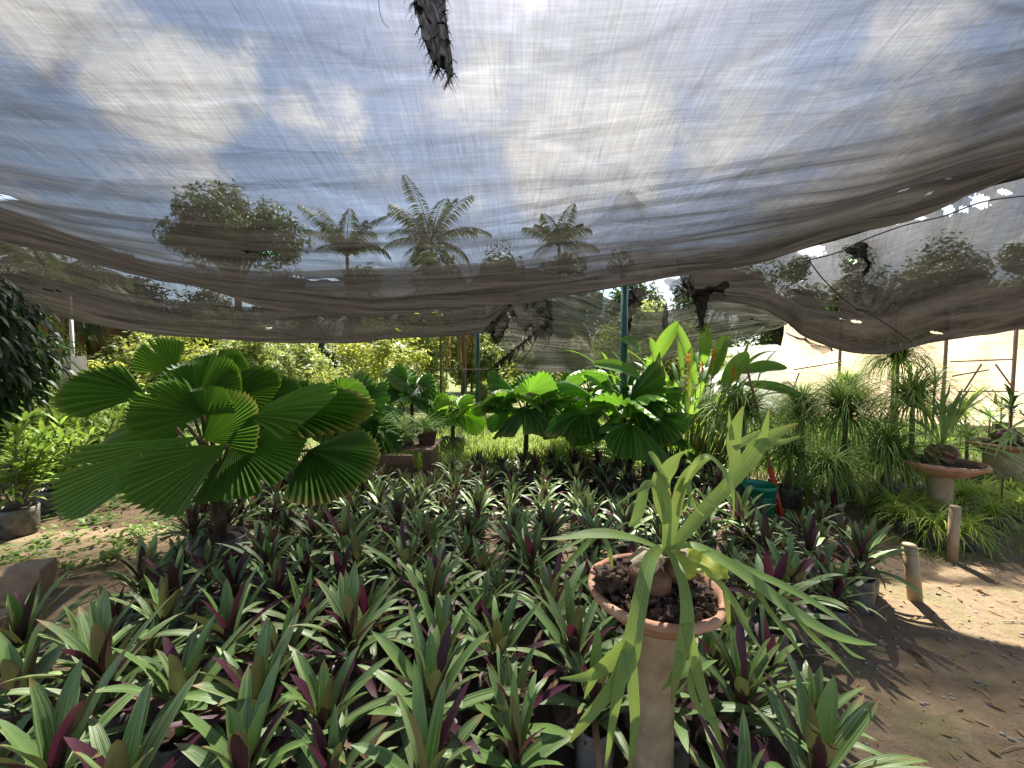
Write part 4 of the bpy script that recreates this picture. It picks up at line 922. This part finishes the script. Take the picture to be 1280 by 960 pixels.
ponytail('ponytail palm close to the greenhouse wall by its left door frame', P(1000, 455, 7.2) * 1 - Vector((0, 0, P(1000, 455, 7.2).z)), .55, .7, 200, 9)
ponytail('low ponytail palm behind the lime spider plants', G(1105, 640), .38, .6, 200, 10)
# spiky dracaenas
def dracaena(label, loc, hs, L, nl, seed, W=.03, droop=1.0, m='dark', name='dracaena', cat='potted plant', group=None, heads=1):
    random.seed(seed); t = thing(name, label, cat, loc, group=group)
    mb = MB(); lathe(mb, [(.1, 0), (.12, .02), (.125, .2), (.13, .22), (.12, .22), (.115, .19)], n=20, wob=.04); b = mb.build('pot', M['bag'], t)
    mb = MB(); lathe(mb, [(.11, .17), (.115, .19), (.01, .2)], n=14); mb.build('soil', M['soil'], b)
    ms, mf = MB(), MB()
    for k in range(heads):
        ox, oy_ = (random.uniform(-.12, .12), random.uniform(-.12, .12)) if heads > 1 else (0, 0); hh = hs * random.uniform(.7, 1.05) if heads > 1 else hs
        tube(ms, [(ox * .3, oy_ * .3, .18), (ox, oy_, .2 + hh * .5), (ox * 1.2, oy_ * 1.2, .2 + hh)], [.018, .015, .011], 7)
        for i in range(nl):
            q = i / nl; arc_leaf(mf, (ox * 1.2, oy_ * 1.2, .2 + hh * (.7 + .3 * q)), i * 2.4, R(5 + 75 * q), L * random.uniform(.8, 1.1), W, droop, .3, random.random(), 6, 'lance', 2, 0, 1.3)
    ms.build('stem', M['bark'], t); mf.build('foliage', M[m], t); return t
dracaena('dark spiky dracaena standing right of the tallest ponytail palm', P(1170, 455, 6.2) * 1 - Vector((0, 0, P(1170, 455, 6.2).z)), 1.05, .4, 40, 41, .03)
dracaena('broad-leaved dark plant at the far right behind the pale pedestal', P(1268, 455, 5.6) * 1 - Vector((0, 0, P(1268, 455, 5.6).z)), .75, .4, 26, 42, .06, 1.3)
dracaena('yellow-green croton-like plant between the two pedestals', P(1215, 455, 4.6) * 1 - Vector((0, 0, P(1215, 455, 4.6).z)), .45, .3, 20, 43, .06, 1.2, 'shrub')
dracaena('long-leaved clump between the staghorn bowl and the ponytail mops', P(1120, 455, 4.2) * 1 - Vector((0, 0, P(1120, 455, 4.2).z)), .3, .6, 40, 44, .035, 1.5, 'ponytail')
for i, (x, y) in enumerate(((1235, 520), (1205, 515), (1250, 500))):
    dracaena(('young leafy plant in front of the greenhouse door rail', 'young leafy plant left of the far right door rail', 'young leafy plant nearest the greenhouse corner post')[i], G(x, y + 40), .35, .4, 20, 50 + i, .05, 1.2, 'shrub')

# spider plants
def spider(seed):
    random.seed(seed); t = thing('spider_plant', 'x', 'potted plant', group='lime spider plants')
    mb = MB(); lathe(mb, [(.07, 0), (.085, .01), (.09, .12), (.095, .13), (.085, .13), (.08, .11)], n=16, wob=.05); b = mb.build('pot', M['bag'], t)
    mb = MB(); grass_head(mb, (0, 0, .13), 120, .36, .014, seed, 15, 85, 2.0, 0, 6); mb.build('foliage', M['spider'], t); return t
sp = [spider(61), spider(62)]; random.seed(63)
SPI = [(1130, 668), (1165, 680), (1205, 685), (1240, 660), (1150, 655), (1190, 662), (1225, 640), (1262, 632), (1205, 640), (1275, 650), (1245, 620), (1115, 655)]
NM = ['leftmost at the bed edge', 'in front, just left of the upright bamboo stub', 'directly behind the upright bamboo stub', 'beside the hooked wire stake', 'in the second row left, under the bowl', 'right below the wide terracotta bowl',
      'behind the hooked wire stake', 'under the pale pedestal', 'right behind the middle of the clump', 'at the far right edge of the photo', 'at the back near the pale pedestal', 'tucked at the back left beside the low ponytail palm']
for i, (x, y) in enumerate(SPI):
    lb = 'lime spider plant ' + NM[i]
    if i < 2: o = sp[i]; o.location = G(x, y); o['label'] = lb
    else: dup(sp[i % 2], G(x, y), random.uniform(0, 6.28), random.uniform(.85, 1.15), lb)

# ---- stakes, bucket, stick, blocks
def stub(label, px, py, lean, h, r):
    mb = MB(); b = G(px, py); tube(mb, [b - Vector((0, 0, .03)), b + Vector((lean * .45, 0, h * .45)), b + Vector((lean * .47, 0, h * .48)), b + Vector((lean * .5, 0, h * .5)), b + Vector((lean, 0, h))], [r, r, r * 1.07, r, r * .98], 16, jit=.02)
    # hollow end
    c0 = b + Vector((lean, 0, h)); tube(mb, [c0 - Vector((0, 0, .004)), c0 + Vector((0, 0, .012))], [r * 1.01, r * .9], 16, jit=.06)
    return tag(mb.build('bamboo_stub', M['bamboo']), label, 'stake')
stub('upright bamboo stub in front of the lime spider plants', 1190, 700, 0, .41, .032)
stub('broken bamboo stub leaning at the right edge of the bed', 1145, 752, -.06, .36, .036)
mb = MB(); b = G(1250, 655); tube(mb, [b, b + Vector((.0, 0, .42))] + [b + Vector((.05 - .05 * math.cos(a), 0, .42 + .05 * math.sin(a))) for a in (.5, 1.1, 1.7, 2.4, 3.0)], .006, 7); tag(mb.build('wire_stake', M['iron']), 'thin hooked iron stake among the lime spider plants', 'stake')
bk = thing('bucket', 'green plastic bucket standing among the plants under the stick', 'bucket', G(947, 648))
mb = MB(); lathe(mb, [(.115, 0), (.125, .01), (.145, .30), (.152, .30), (.155, .33), (.148, .345), (.143, .34), (.138, .30), (.12, .02)], n=36); mb.build('body', M['green_plastic'], bk)
mb = MB(); tube(mb, [(-.152 * math.cos(a), -.155 * math.sin(a) * .6 - .02, .32 - .16 * math.sin(a)) for a in [i / 12 * math.pi for i in range(13)]], .003, 6); mb.build('handle', M['steel'], bk)
mb = MB()
for k in range(5):
    w0 = (.09, .07, .1, .06, .08)[k]; z = .235 - .014 * k
    for s in range(6):
        if random.random() < .8:
            a0 = -math.pi / 2 - w0 * 3.4 + s * w0 * 1.15; rr_ = .1445 * (1 - (.30 - z) * .23) + .0012
            ids = [mb.vert((rr_ * math.cos(a), rr_ * math.sin(a), zz)) for a, zz in ((a0, z), (a0 + w0 * .8, z), (a0 + w0 * .8, z + .007), (a0, z + .007))]; mb.face(ids)
mb.build('print', simple('bucket_print', (.12, .5, .33), .5), bk)
st = thing('stick', 'long brown stick with a red painted end leaning beside the green bucket', 'stick')
a_, b_ = G(975, 648), P(933, 458, 4.25); a_ = Vector((a_.x + .02, a_.y, 0.0)); m_ = a_.lerp(b_, .30)
mb = MB(); tube(mb, [m_, m_.lerp(b_, .5) + Vector((.012, 0, 0)), b_], [.014, .013, .012], 10); mb.build('shaft', M['stick'], st)
mb = MB(); tube(mb, [a_, m_ + (b_ - m_) * .01], [.022, .026], 12); mb.build('grip', M['red_paint'], st)
mb = MB(); c0 = G(14, 762); box(mb, c0 + Vector((-.12, .1, .10)), (.34, .2, .2), .5); o = mb.build('clay_block', M['brick'], smooth=False); tag(o, 'weathered brick-coloured block on the dirt at the left edge', 'block')
bv = o.modifiers.new('b', 'BEVEL'); bv.width = .008; bv.segments = 2
mb = MB(); c0 = G(-6, 790); box(mb, c0 + Vector((-.05, 0, .04)), (.22, .16, .09), .2); o = mb.build('clay_block', M['brick'], smooth=False); tag(o, 'smaller broken block in front of the weathered one at the left edge', 'block')
# plank table with pots -------------------------------------------------------
tb = thing('plank_table', 'rough low table of weathered planks carrying fern pots', 'table', (0, 0, 0))
tc = P(503, 556, 5.2); zt = tc.z
for i in range(4):
    mb = MB(); box(mb, (tc.x, tc.y - .27 + i * .18, zt), (.95, .165, .03), random.uniform(-.02, .02)); o = mb.build('plank', M['wood'], tb, False)
for dx in (-.38, .38):
    mb = MB(); box(mb, (tc.x + dx, tc.y, zt / 2 - .01), (.1, .5, zt - .03)); mb.build('leg', M['wood'], tb, False)
mb = MB(); box(mb, (tc.x - .12, tc.y - .40, zt * .55), (.75, .02, zt * .9), .0, tilt=Matrix.Rotation(.5, 3, 'X')); mb.build('board', M['wood'], tb, False)
def fernpot(label, loc, rp, hp, L, nl, seed, potm='bag', group='fern pots on the plank table'):
    random.seed(seed); t = thing('fern_pot', label, 'potted fern', loc, group=group)
    mb = MB(); lathe(mb, [(rp * .75, 0), (rp * .82, .01), (rp, hp * .85), (rp * 1.08, hp * .87), (rp * 1.08, hp), (rp * .98, hp), (rp * .95, hp - .03)], n=24); mb.build('pot', M[potm], t)
    mb = MB()
    for i in range(nl):
        az = random.uniform(0, 6.28); el = R(random.uniform(25, 85)); p = Vector((random.uniform(-.4, .4) * rp, random.uniform(-.4, .4) * rp, hp - .02)); l = L * random.uniform(.7, 1.1); dr = random.uniform(.6, 1.6); rn = random.random()
        for s in range(9):
            e = el - dr * s / 9; d = Vector((math.cos(az) * math.cos(e), math.sin(az) * math.cos(e), math.sin(e))); q = p + d * l / 9
            ribbon(mb, [p, q], [.004, .004], (0, 0, 1), 0, rn, 1)
            if s > 0:
                for sg in (-1, 1):
                    w_ = .045 * (1 - abs(s - 3) / 9); arc_leaf(mb, q, az + sg * 1.2, e * .6, w_, .017, .5, .1, rn, 2, 'oval', 1)
            p = q
    mb.build('foliage', M['fern'], t); return t
fernpot('fern in a dark pot at the left end of the plank table', (tc.x - .32, tc.y - .05, zt + .018), .12, .17, .40, 44, 71)
fernpot('fern in a black pot in the middle of the plank table', (tc.x - .02, tc.y + .08, zt + .018), .13, .15, .44, 52, 72)
fernpot('fern in a brown clay pot at the right end of the plank table', (tc.x + .33, tc.y, zt + .018), .13, .18, .36, 40, 73, 'chip')
fernpot('low fern spilling over the front of the plank table', (tc.x + .10, tc.y - .2, zt + .018), .08, .07, .22, 26, 74)
fernpot('fern in a terracotta pot standing behind the bed left of the post palm', G(737, 590), .13, .22, .3, 24, 75, 'terracotta', None)
fernpot('white-tubbed leafy plant behind the staghorn fern', G(868, 600) , .17, .2, .3, 24, 76, 'white_plastic', None)

# heliconia clump ------------------------------------------------------------
random.seed(81); he = thing('heliconia_clump', 'tall sunlit paddle-leaved clump with orange flowers right of the green post', 'plant', G(862, 590))
mb = MB(); ms = MB()
for i in range(110):
    az = random.uniform(0, 6.28); rad = random.uniform(0, .45); b = Vector((math.cos(az) * rad, math.sin(az) * rad * .7, 0)); hs = random.uniform(.5, 1.35); lean = az + random.uniform(-.6, .6); le = random.uniform(.05, .6)
    top = b + Vector((math.cos(lean) * le * hs, math.sin(lean) * le * hs * .7, hs)); tube(ms, [b, b.lerp(top, .5) + Vector((0, 0, .05)), top], [.012, .01, .007], 5)
    arc_leaf(mb, top, lean, R(random.uniform(15, 80)), random.uniform(.45, .75), random.uniform(.075, .12), random.uniform(.1, 1.3), .3, random.random(), 9, 'lance' if random.random() < .6 else 'oval', 4, 0, 1.5, random.uniform(-.3, .3), .06)
for (px, py, px2, py2, d, w_) in ((815, 455, 848, 402, 5.1, 17), (822, 470, 812, 422, 5.0, 14), (878, 455, 880, 405, 5.3, 18), (890, 470, 905, 418, 4.9, 17), (870, 480, 843, 400, 5.2, 15), (800, 470, 740, 455, 5.0, 20), (930, 480, 1010, 498, 4.9, 16), (925, 465, 985, 460, 5.0, 18), (800, 440, 775, 425, 5.2, 18), (905, 480, 935, 440, 4.9, 20)):
    a_, b_ = P(px, py, d), P(px2, py2, d - .15); a_ -= he.location; b_ -= he.location; mid = a_.lerp(b_, .5) + Vector((0, -.03, .04))
    q = [Vector(x) for x in cr([a_, mid, b_], 5)]; ribbon(mb, q, [w_ * SC(d) * PROF['oval'](i / (len(q) - 1)) for i in range(len(q))], (0, -.7, .6), .25, random.random(), 4)
    tube(ms, [Vector((a_.x * .5, a_.y * .5, .1)), a_], [.012, .007], 5)
mb.build('foliage', M['heliconia'], he); ms.build('stems', simple('green_stem', (.14, .2, .05), .6, .4, 20, .2), he)
for px, py in ((878, 462), (893, 446), (918, 468), (860, 452)):
    mb = MB(); c0 = P(px, py, 4.75) - he.location
    for k in range(14):
        arc_leaf(mb, c0 + Vector((0, 0, -.05 + k * .009)), k * 2.4, R(50), .06, .014, -.4, .5, random.random(), 4, 'lance')
    tube(mb, [Vector((c0.x * .6, c0.y * .6 , .3)), c0 + Vector((0, 0, .1))], .005, 5)
    tag(mb.build('flower', M['orange'], he))

# left light-green shrubs ------------------------------------------------------
def leafy(seed, hs, nst, L, W, m='shrub', label='x', name='leafy_shrub', spread=.3, group='leafy potted shrubs on the left', pink=False):
    random.seed(seed); t = thing(name, label, 'potted shrub', group=group)
    mb = MB(); lathe(mb, [(.11, 0), (.13, .02), (.135, .2), (.14, .24), (.13, .245), (.125, .22)], n=20, wob=.06); b = mb.build('nursery_bag', M['bag'], t)
    mb = MB(); lathe(mb, [(.115, .2), (.125, .22), (.01, .23)], n=14); mb.build('soil', M['soil'], b)
    ms, mf = MB(), MB()
    for k in range(nst):
        az = random.uniform(0, 6.28); top = Vector((math.cos(az) * spread * random.uniform(.3, 1.3), math.sin(az) * spread * random.uniform(.3, 1.3), .22 + hs * random.uniform(.55, 1)))
        q = [Vector(x) for x in cr([(0, 0, .2), (top.x * .5, top.y * .5, .2 + (top.z - .2) * .45), tuple(top)], 4)]; tube(ms, q, .007, 5)
        for i in range(22):
            s = .35 + .65 * i / 22; p = q[min(len(q) - 1, int(s * (len(q) - 1)))].lerp(top, .3 * random.random()); el = R(random.uniform(-5, 35) + 45 * (i / 22))
            arc_leaf(mf, p, i * 2.4 + az, el, L * random.uniform(.7, 1.1), W, .6, .25, random.random(), 4, 'lance', 2)
    ms.build('stems', M['bark'], t); mf.build('foliage', M[m], t)
    if pink:
        mp = MB()
        for k in range(8):
            c0 = top + Vector((random.uniform(-.15, .15), random.uniform(-.15, .15), random.uniform(-.05, .1)))
            for i in range(5): arc_leaf(mp, c0, i * 1.256, R(30), .035, .028, .6, .2, random.random(), 3, 'oval')
        mp.build('flowers', M['pink'], t)
    return t
ls = [leafy(91, .85, 13, .19, .05), leafy(92, .95, 13, .17, .055), leafy(93, .7, 12, .22, .045), leafy(94, 1.0, 12, .18, .055, pink=True)]
LS = [(22, 668, 0), (-25, 640, 1), (70, 640, 2), (15, 615, 3), (110, 612, 1), (60, 598, 0), (-30, 600, 2), (135, 592, 0), (90, 580, 3), (30, 580, 1), (165, 575, 2), (125, 566, 1), (60, 564, 2), (180, 562, 0), (0, 568, 3), (215, 560, 1), (-50, 575, 0)]
LNM = ['nearest the camera on the left, above the weeds', 'at the left edge, under the hanging dark foliage', 'beside the dirt path, left of the biggest fan palm leaves', 'with pale pink flowers, second back at the left edge', 'just left of the lower fan palm leaf', 'in the middle of the left group',
       'half out of the photo at the left edge', 'behind the tip of the lower fan palm leaf', 'with pink flowers beside the block pillar', 'behind the flowering one at the left edge', 'under the upper left fan leaf', 'before the far left hedge by the pillar',
       'at the back of the left group, before the pillar', 'last in the back row behind the fan palm', 'with pink flowers in the far left corner', 'seen in gaps behind the biggest fan palm', 'farthest out at the left edge of the photo']
ub = set(); random.seed(95)
for (x, y, v), nm in zip(LS, LNM):
    lb = 'light green leafy shrub ' + nm
    if v not in ub: ub.add(v); o = ls[v]; o.location = G(x, y); o['label'] = lb
    else: dup(ls[v], G(x, y), random.uniform(0, 6.28), random.uniform(.9, 1.2), lb)

# hanging dark foliage at the left edge -----------------------------------------
random.seed(101); dt = thing('drooping_tree', 'dark tree with long hanging leaves filling the left edge under the nets', 'tree', (-5.3, 3.6, 0))
mb = MB(); tube(mb, [(0, 0, -.02), (.05, 0, .9), (.12, .03, 1.6), (.2, .05, 2.2)], [.06, .05, .04, .02], 9, jit=.1)
for k in range(9): a = k * .7; tube(mb, [(.1, .02, 1.2 + k * .1), (.15 + .3 * math.cos(a), .3 * math.sin(a), 1.45 + k * .1), (.15 + .5 * math.cos(a), .5 * math.sin(a), 1.35 + k * .1)], [.02, .014, .006], 6)
mb.build('trunk', M['bark'], dt); mb = MB()
for i in range(2600):
    a = random.uniform(0, 6.28); zz = random.uniform(-1, 1); r = math.sqrt(1 - zz * zz) * random.uniform(.45, 1.) * (.72 - .06 * zz)
    c0 = Vector((.12 + r * math.cos(a), r * math.sin(a), 1.66 + zz * .68 + .12 * math.sin(a * 3))); arc_leaf(mb, c0, a + random.uniform(-.7, .7), R(random.uniform(-70, 5)), random.uniform(.18, .28), random.uniform(.045, .065), random.uniform(.4, 1.2), .3, random.random(), 5, 'lance', 2, 0, .8)
mb.build('crown', M['dark'], dt)

# weeds by the left path, grass behind the bed ---------------------------------
random.seed(111); mb = MB()
for i in range(300):
    x = random.uniform(-4.6, -2.95); yy = random.uniform(2.3, 4.6)
    if noise.noise(Vector((x * 1.5, yy * 1.5, 4))) < -.05 or x > -2.9 - (4.6 - yy) * .3 + .5: continue
    for k in range(6):
        a = random.uniform(0, 6.28); arc_leaf(mb, (x + random.uniform(-.04, .04), yy + random.uniform(-.04, .04), gz(x, yy) + random.uniform(.01, .08)), a, R(random.uniform(5, 60)), random.uniform(.03, .08), random.uniform(.02, .035), .8, .2, random.random(), 3, 'oval')
tag(mb.build('weeds', M['weed']), 'low leafy weeds along the left dirt path', 'weeds', kind='stuff')
def patch(name, label, pts, L, W, m, seed, nper=1):
    random.seed(seed); mb = MB()
    for (x, y, s) in pts:
        a = random.uniform(0, 6.28); arc_leaf(mb, (x, y, gz(x, y)), a, R(random.uniform(55, 88)), L * s * random.uniform(.5, 1.2), W, random.uniform(.4, 1.8), .3, random.random(), 4, 'grass', 1, 0)
    return tag(mb.build(name, M[m]), label, 'grass', kind='stuff')
random.seed(112)
patch('grass', 'bright sunlit grass growing behind the plant bed', [(random.uniform(-3.2, 4.2), 5.5 + random.random() ** 1.2 * 4.2, 1) for _ in range(15000)], .42, .014, 'grass', 113)
patch('grass', 'tangle of grass around the ponytail palms on the right', [(random.uniform(2.9, 9), random.uniform(4.0, 9.5), 1) for _ in range(9000)], .5, .014, 'ponytail', 114)
patch('grass', 'sparse grass under the shrubs on the left', [(random.uniform(-9, -3.6), random.uniform(4.2, 9), .7) for _ in range(5000)], .35, .014, 'weed', 115)
patch('grass', 'thin tufts of grass along the right path edge', [(random.uniform(2.6, 4.6), random.uniform(2.95, 4.1), .35) for _ in range(700)], .3, .008, 'grass', 116)

# background shrubs ---------------------------------------------------------------
def crown_mesh(seed, rad, n_, leaf, nclump, dens=.55, flat=.8):
    rg = random.Random(seed); mb = MB(); cl = []
    for i in range(nclump):
        d = Vector((rg.gauss(0, 1), rg.gauss(0, 1), rg.gauss(0, 1))).normalized() * rg.uniform(.25, .85)
        cl.append((Vector((d.x * rad[0], d.y * rad[1], d.z * rad[2])), rg.uniform(.2, .42) * min(rad), rg.random()))
    for i in range(n_):
        c0, r, rn = rg.choice(cl); d = Vector((rg.gauss(0, 1), rg.gauss(0, 1), rg.gauss(0, 1))).normalized() * r * rg.uniform(.55, 1.1)
        p = c0 + d; nn = (d.normalized() + Vector((rg.uniform(-.8, .8), rg.uniform(-.8, .8), rg.uniform(-.2, 1.)))).normalized()
        s = nn.cross(Vector((rg.uniform(-1, 1), rg.uniform(-1, 1), .3))).normalized(); t = nn.cross(s); l = leaf * rg.uniform(.6, 1.3)
        rv = min(1, rn * .6 + rg.random() * .4)
        ids = [mb.vert(p - t * l, (.5, 0, rv)), mb.vert(p + s * l * .35 + nn * l * .1, (1, .5, rv)), mb.vert(p + t * l, (.5, 1, rv)), mb.vert(p - s * l * .35 + nn * l * .1, (0, .5, rv))]
        mb.face((ids[0], ids[1], ids[2], ids[3]))
    return mb, cl
def tree(name, label, cat, loc, ht, rad, n_, leaf, ncl, seed, m='treeleaf', tr=.2, group=None, zc=None, flat=None):
    t = thing(name, label, cat, loc, group=group); zc = zc or ht - rad[2] * .9
    mb, cl = crown_mesh(seed, rad, n_, leaf, ncl)
    mb.v = [(x, y, z + zc) for x, y, z in mb.v]; mb.build('crown', M[m], t)
    ms = MB(); tube(ms, [(0, 0, -.05), (.1 * tr, 0, zc * .4), (0, .1 * tr, zc * .8), (0, 0, zc)], [tr, tr * .75, tr * .55, tr * .3], 10, jit=.06)
    for c0, r, _ in cl[:14]: tube(ms, [(0, 0, zc * .62), Vector((c0.x * .45, c0.y * .45, zc * .62 + (c0.z + zc * .38) * .6)), c0 + Vector((0, 0, zc))], [tr * .4, tr * .25, tr * .08], 6)
    ms.build('trunk', M['bark'], t); return t
hs_ = [tree('hedge_shrub', 'x', 'shrub', (0, 0, 0), 2.6, (1.3, 1., 1.3), 3600, .085, 26, 121, 'hedge', .05, 'sunlit shrubs of the far hedge'),
       tree('hedge_shrub', 'x', 'shrub', (0, 0, 0), 2.9, (1.2, 1., 1.4), 2600, .08, 26, 122, 'hedge_yellow', .05, 'sunlit shrubs of the far hedge'),
       tree('hedge_shrub', 'x', 'shrub', (0, 0, 0), 2.3, (1.5, 1., 1.1), 2600, .09, 30, 123, 'hedge', .05, 'sunlit shrubs of the far hedge')]
NTH = ['first', 'second', 'third', 'fourth', 'fifth', 'sixth', 'seventh', 'eighth', 'ninth', 'tenth', 'eleventh', 'twelfth', 'thirteenth']
random.seed(124); uh = set(); k = 0
for rowy, off in ((9.6, 20), (11.6, 0), (13.8, 40)):
    for i, px in enumerate(range(-40 + off, 915, 88)):
        v = (i * 2 + (0 if off else 1)) % 3; p = P(px + random.uniform(-20, 20), 455, rowy + random.uniform(-.6, .6)); sc = random.uniform(.95, 1.2) * (.5 if rowy < 10 else (1.0 if rowy < 12 else 1.25))
        lb = '%s shrub from the left in the %s row of the sunny far hedge' % (NTH[i], {20: 'low front', 0: 'middle', 40: 'tall back'}[off])
        if v not in uh: uh.add(v); o = hs_[v]; o.location = (p.x, p.y, 0); o['label'] = lb; o.scale = (sc,) * 3
        else: dup(hs_[v], (p.x, p.y, 0), random.uniform(0, 6.28), sc, lb)
# vine-covered pole
random.seed(130); v = thing('vine_pole', 'slender pole overgrown with bright green vine before the far hedge', 'plant', P(551, 455, 9.6) - Vector((0, 0, 1.5)))
mb = MB(); tube(mb, [(0, 0, 0), (0, 0, 2.3)], .03, 8); mb.build('pole', M['bark'], v); mb = MB()
for i in range(420):
    z = random.uniform(.5, 2.35); a = random.uniform(0, 6.28); arc_leaf(mb, (math.cos(a) * .12, math.sin(a) * .12, z), a, R(10), .09, .06, 1.2, .2, random.random(), 3, 'oval')
mb.build('foliage', M['hedge_yellow'], v)
# fence mesh with posts behind the hedge
# trees
tree('broad_tree', 'round-crowned tree seen through the net at left, before the clouds', 'tree', P(300, 455, 25) - Vector((0, 0, 1.5)), 12.0, (4.3, 3.2, 2.6), 15000, .18, 70, 141, 'treeleaf', .3)
XT = [(-40, 16, 7.0, 'dark tree behind the left swag, cut by the left edge'), (60, 18, 7.2, 'dark tree behind the left swag beside the edge one'), (170, 20, 6.6, 'dark tree behind the left swag below the round crown'), (270, 21, 6.3, 'low tree right under the round-crowned one'),
      (370, 22, 6.2, 'far tree between the round crown and the first coconut palm'), (455, 22, 7.0, 'far tree below the upright coconut palm'), (540, 22, 7.4, 'far tree below the arching coconut palm'), (620, 22, 7.6, 'far tree right of the arching coconut palm'), (700, 22, 7.5, 'far tree below the small third coconut palm'),
      (790, 22, 7.4, 'far tree behind the green post'), (880, 22, 7.2, 'far tree behind the orange-flowered clump'), (975, 21, 7.2, 'far tree over the white film tunnel'), (1075, 21, 7.6, 'far tree behind the greenhouse left end'), (1180, 20, 7.6, 'far tree behind the greenhouse middle'), (1290, 19, 7.4, 'far tree behind the greenhouse right end')]
tv = [tree('far_tree', 'x', 'tree', (0, 0, 0), 7.2, (2.7, 2.2, 3.4), 9000, .15, 44, 150 + i, 'treeleaf', .2, 'trees in the far tree line', 3.6) for i in range(3)]
random.seed(155)
for i, (px, d, ht, lb) in enumerate(XT):
    p = P(px, 455, d); p.z = 0
    if i < 3: tv[i].location = p; tv[i].scale = (1, 1, ht / 7.2); tv[i]['label'] = lb
    else:
        o = dup(tv[i % 3], p, random.uniform(0, 6.28), 1, lb); o.scale = (1, 1, (ht + .7) / 7.2)
def coconut(label, px, py, d, nf, L, seed, up=(10, 80), name='coconut_palm', dead=0, tm='bark'):
    random.seed(seed); t = thing(name, label, 'palm tree', P(px, 455, d) - Vector((0, 0, 1.5))); hz = P(px, py, d).z
    mb = MB(); tube(mb, [(0, 0, -.05), (.1, 0, hz * .4), (.05, 0, hz)], [.17, .12, .10] if d > 15 else [.1, .08, .07], 10, jit=.06); mb.build('trunk', M[tm], t)
    def fr_(mb, az, el, dr, L, m_):
        p = Vector((0, 0, hz)); K_ = 34; pts = [p]
        for s in range(K_):
            e = el - dr * (s / K_) ** 1.3; d_ = Vector((math.cos(az) * math.cos(e), math.sin(az) * math.cos(e), math.sin(e))); q = p + d_ * L / K_
            if s > 2:
                l = .8 * math.sin(math.pi * min(1, (s + 2) / (K_ + 3))) ** .6
                for sg in (-1, 1):
                    side = Vector((-math.sin(az), math.cos(az), 0)) * sg; dd = (side * .8 + d_ * .6 + Vector((0, 0, -.35 - random.random() * .3))).normalized()
                    a_ = mb.vert(q, (0, 0, .5)); b_ = mb.vert(q + dd * l * .5 + Vector((0, 0, .03)) + d_ * .035, (.3, .5, random.random())); c_ = mb.vert(q + dd * l + Vector((0, 0, -.18)), (1, 1, .5)); e_ = mb.vert(q + dd * l * .5 - d_ * .03, (.7, .5, .3))
                    mb.face((a_, b_, c_, e_), m_)
            p = q; pts.append(p)
        tube(mb, pts, [.035 * (1 - i / K_) + .008 for i in range(K_ + 1)], 4, m_, False)
    for i in range(nf):
        mb = MB(); k = i / nf; fr_(mb, i * 2.4 + random.uniform(-.3, .3), R(up[0] + (up[1] - up[0]) * k), random.uniform(.9, 1.5) * (1.3 - k * .7), L * random.uniform(.85, 1.1), 0); mb.build('frond', M['frond'], t)
    if dead:
        mb = MB()
        for i in range(dead):
            a = random.uniform(0, 6.28); ribbon(mb, [Vector((math.cos(a) * .1, math.sin(a) * .1, hz + .1)), Vector((math.cos(a) * .5, math.sin(a) * .5, hz - random.uniform(.2, .6))), Vector((math.cos(a) * random.uniform(.3, .6), math.sin(a) * .5, hz - random.uniform(1.2, 2.4)))], [.06, .10, .05], (math.cos(a), math.sin(a), .2), .3, random.random(), 2)
        mb.build('dead_fronds', M['dead'], t)
    return t
coconut('upright coconut palm with stiff fronds seen through the net, left of the arching one', 436, 322, 24, 13, 3.4, 161, (45, 88))
coconut('arching coconut palm with drooping fronds seen through the net at centre', 540, 305, 24, 17, 3.6, 162, (10, 80))
coconut('small third coconut palm seen dimly right of the arching one', 697, 308, 26, 12, 2.6, 163, (25, 85))
coconut('far coconut palm peeping over the right net swag by its left end', 905, 368, 20, 11, 2., 164, (0, 75))
coconut('palm with brown dead fronds hanging right of the vine-covered pole', 577, 372, 11, 10, 2.0, 165, (0, 70), 'dead_skirt_palm', 34)
coconut('leafy palm in the shade behind the left net swag', 70, 352, 10.5, 13, 2.0, 166, (-10, 70), dead=90)
coconut('palm with straw-coloured skirt behind the white pipe', 140, 392, 12, 8, 1.6, 167, (0, 60), 'dead_skirt_palm', 120)
coconut('dry-skirted palm in the hedge just left of the vine-covered pole', 690, 392, 12, 8, 1.6, 168, (0, 60), 'dead_skirt_palm', 110)
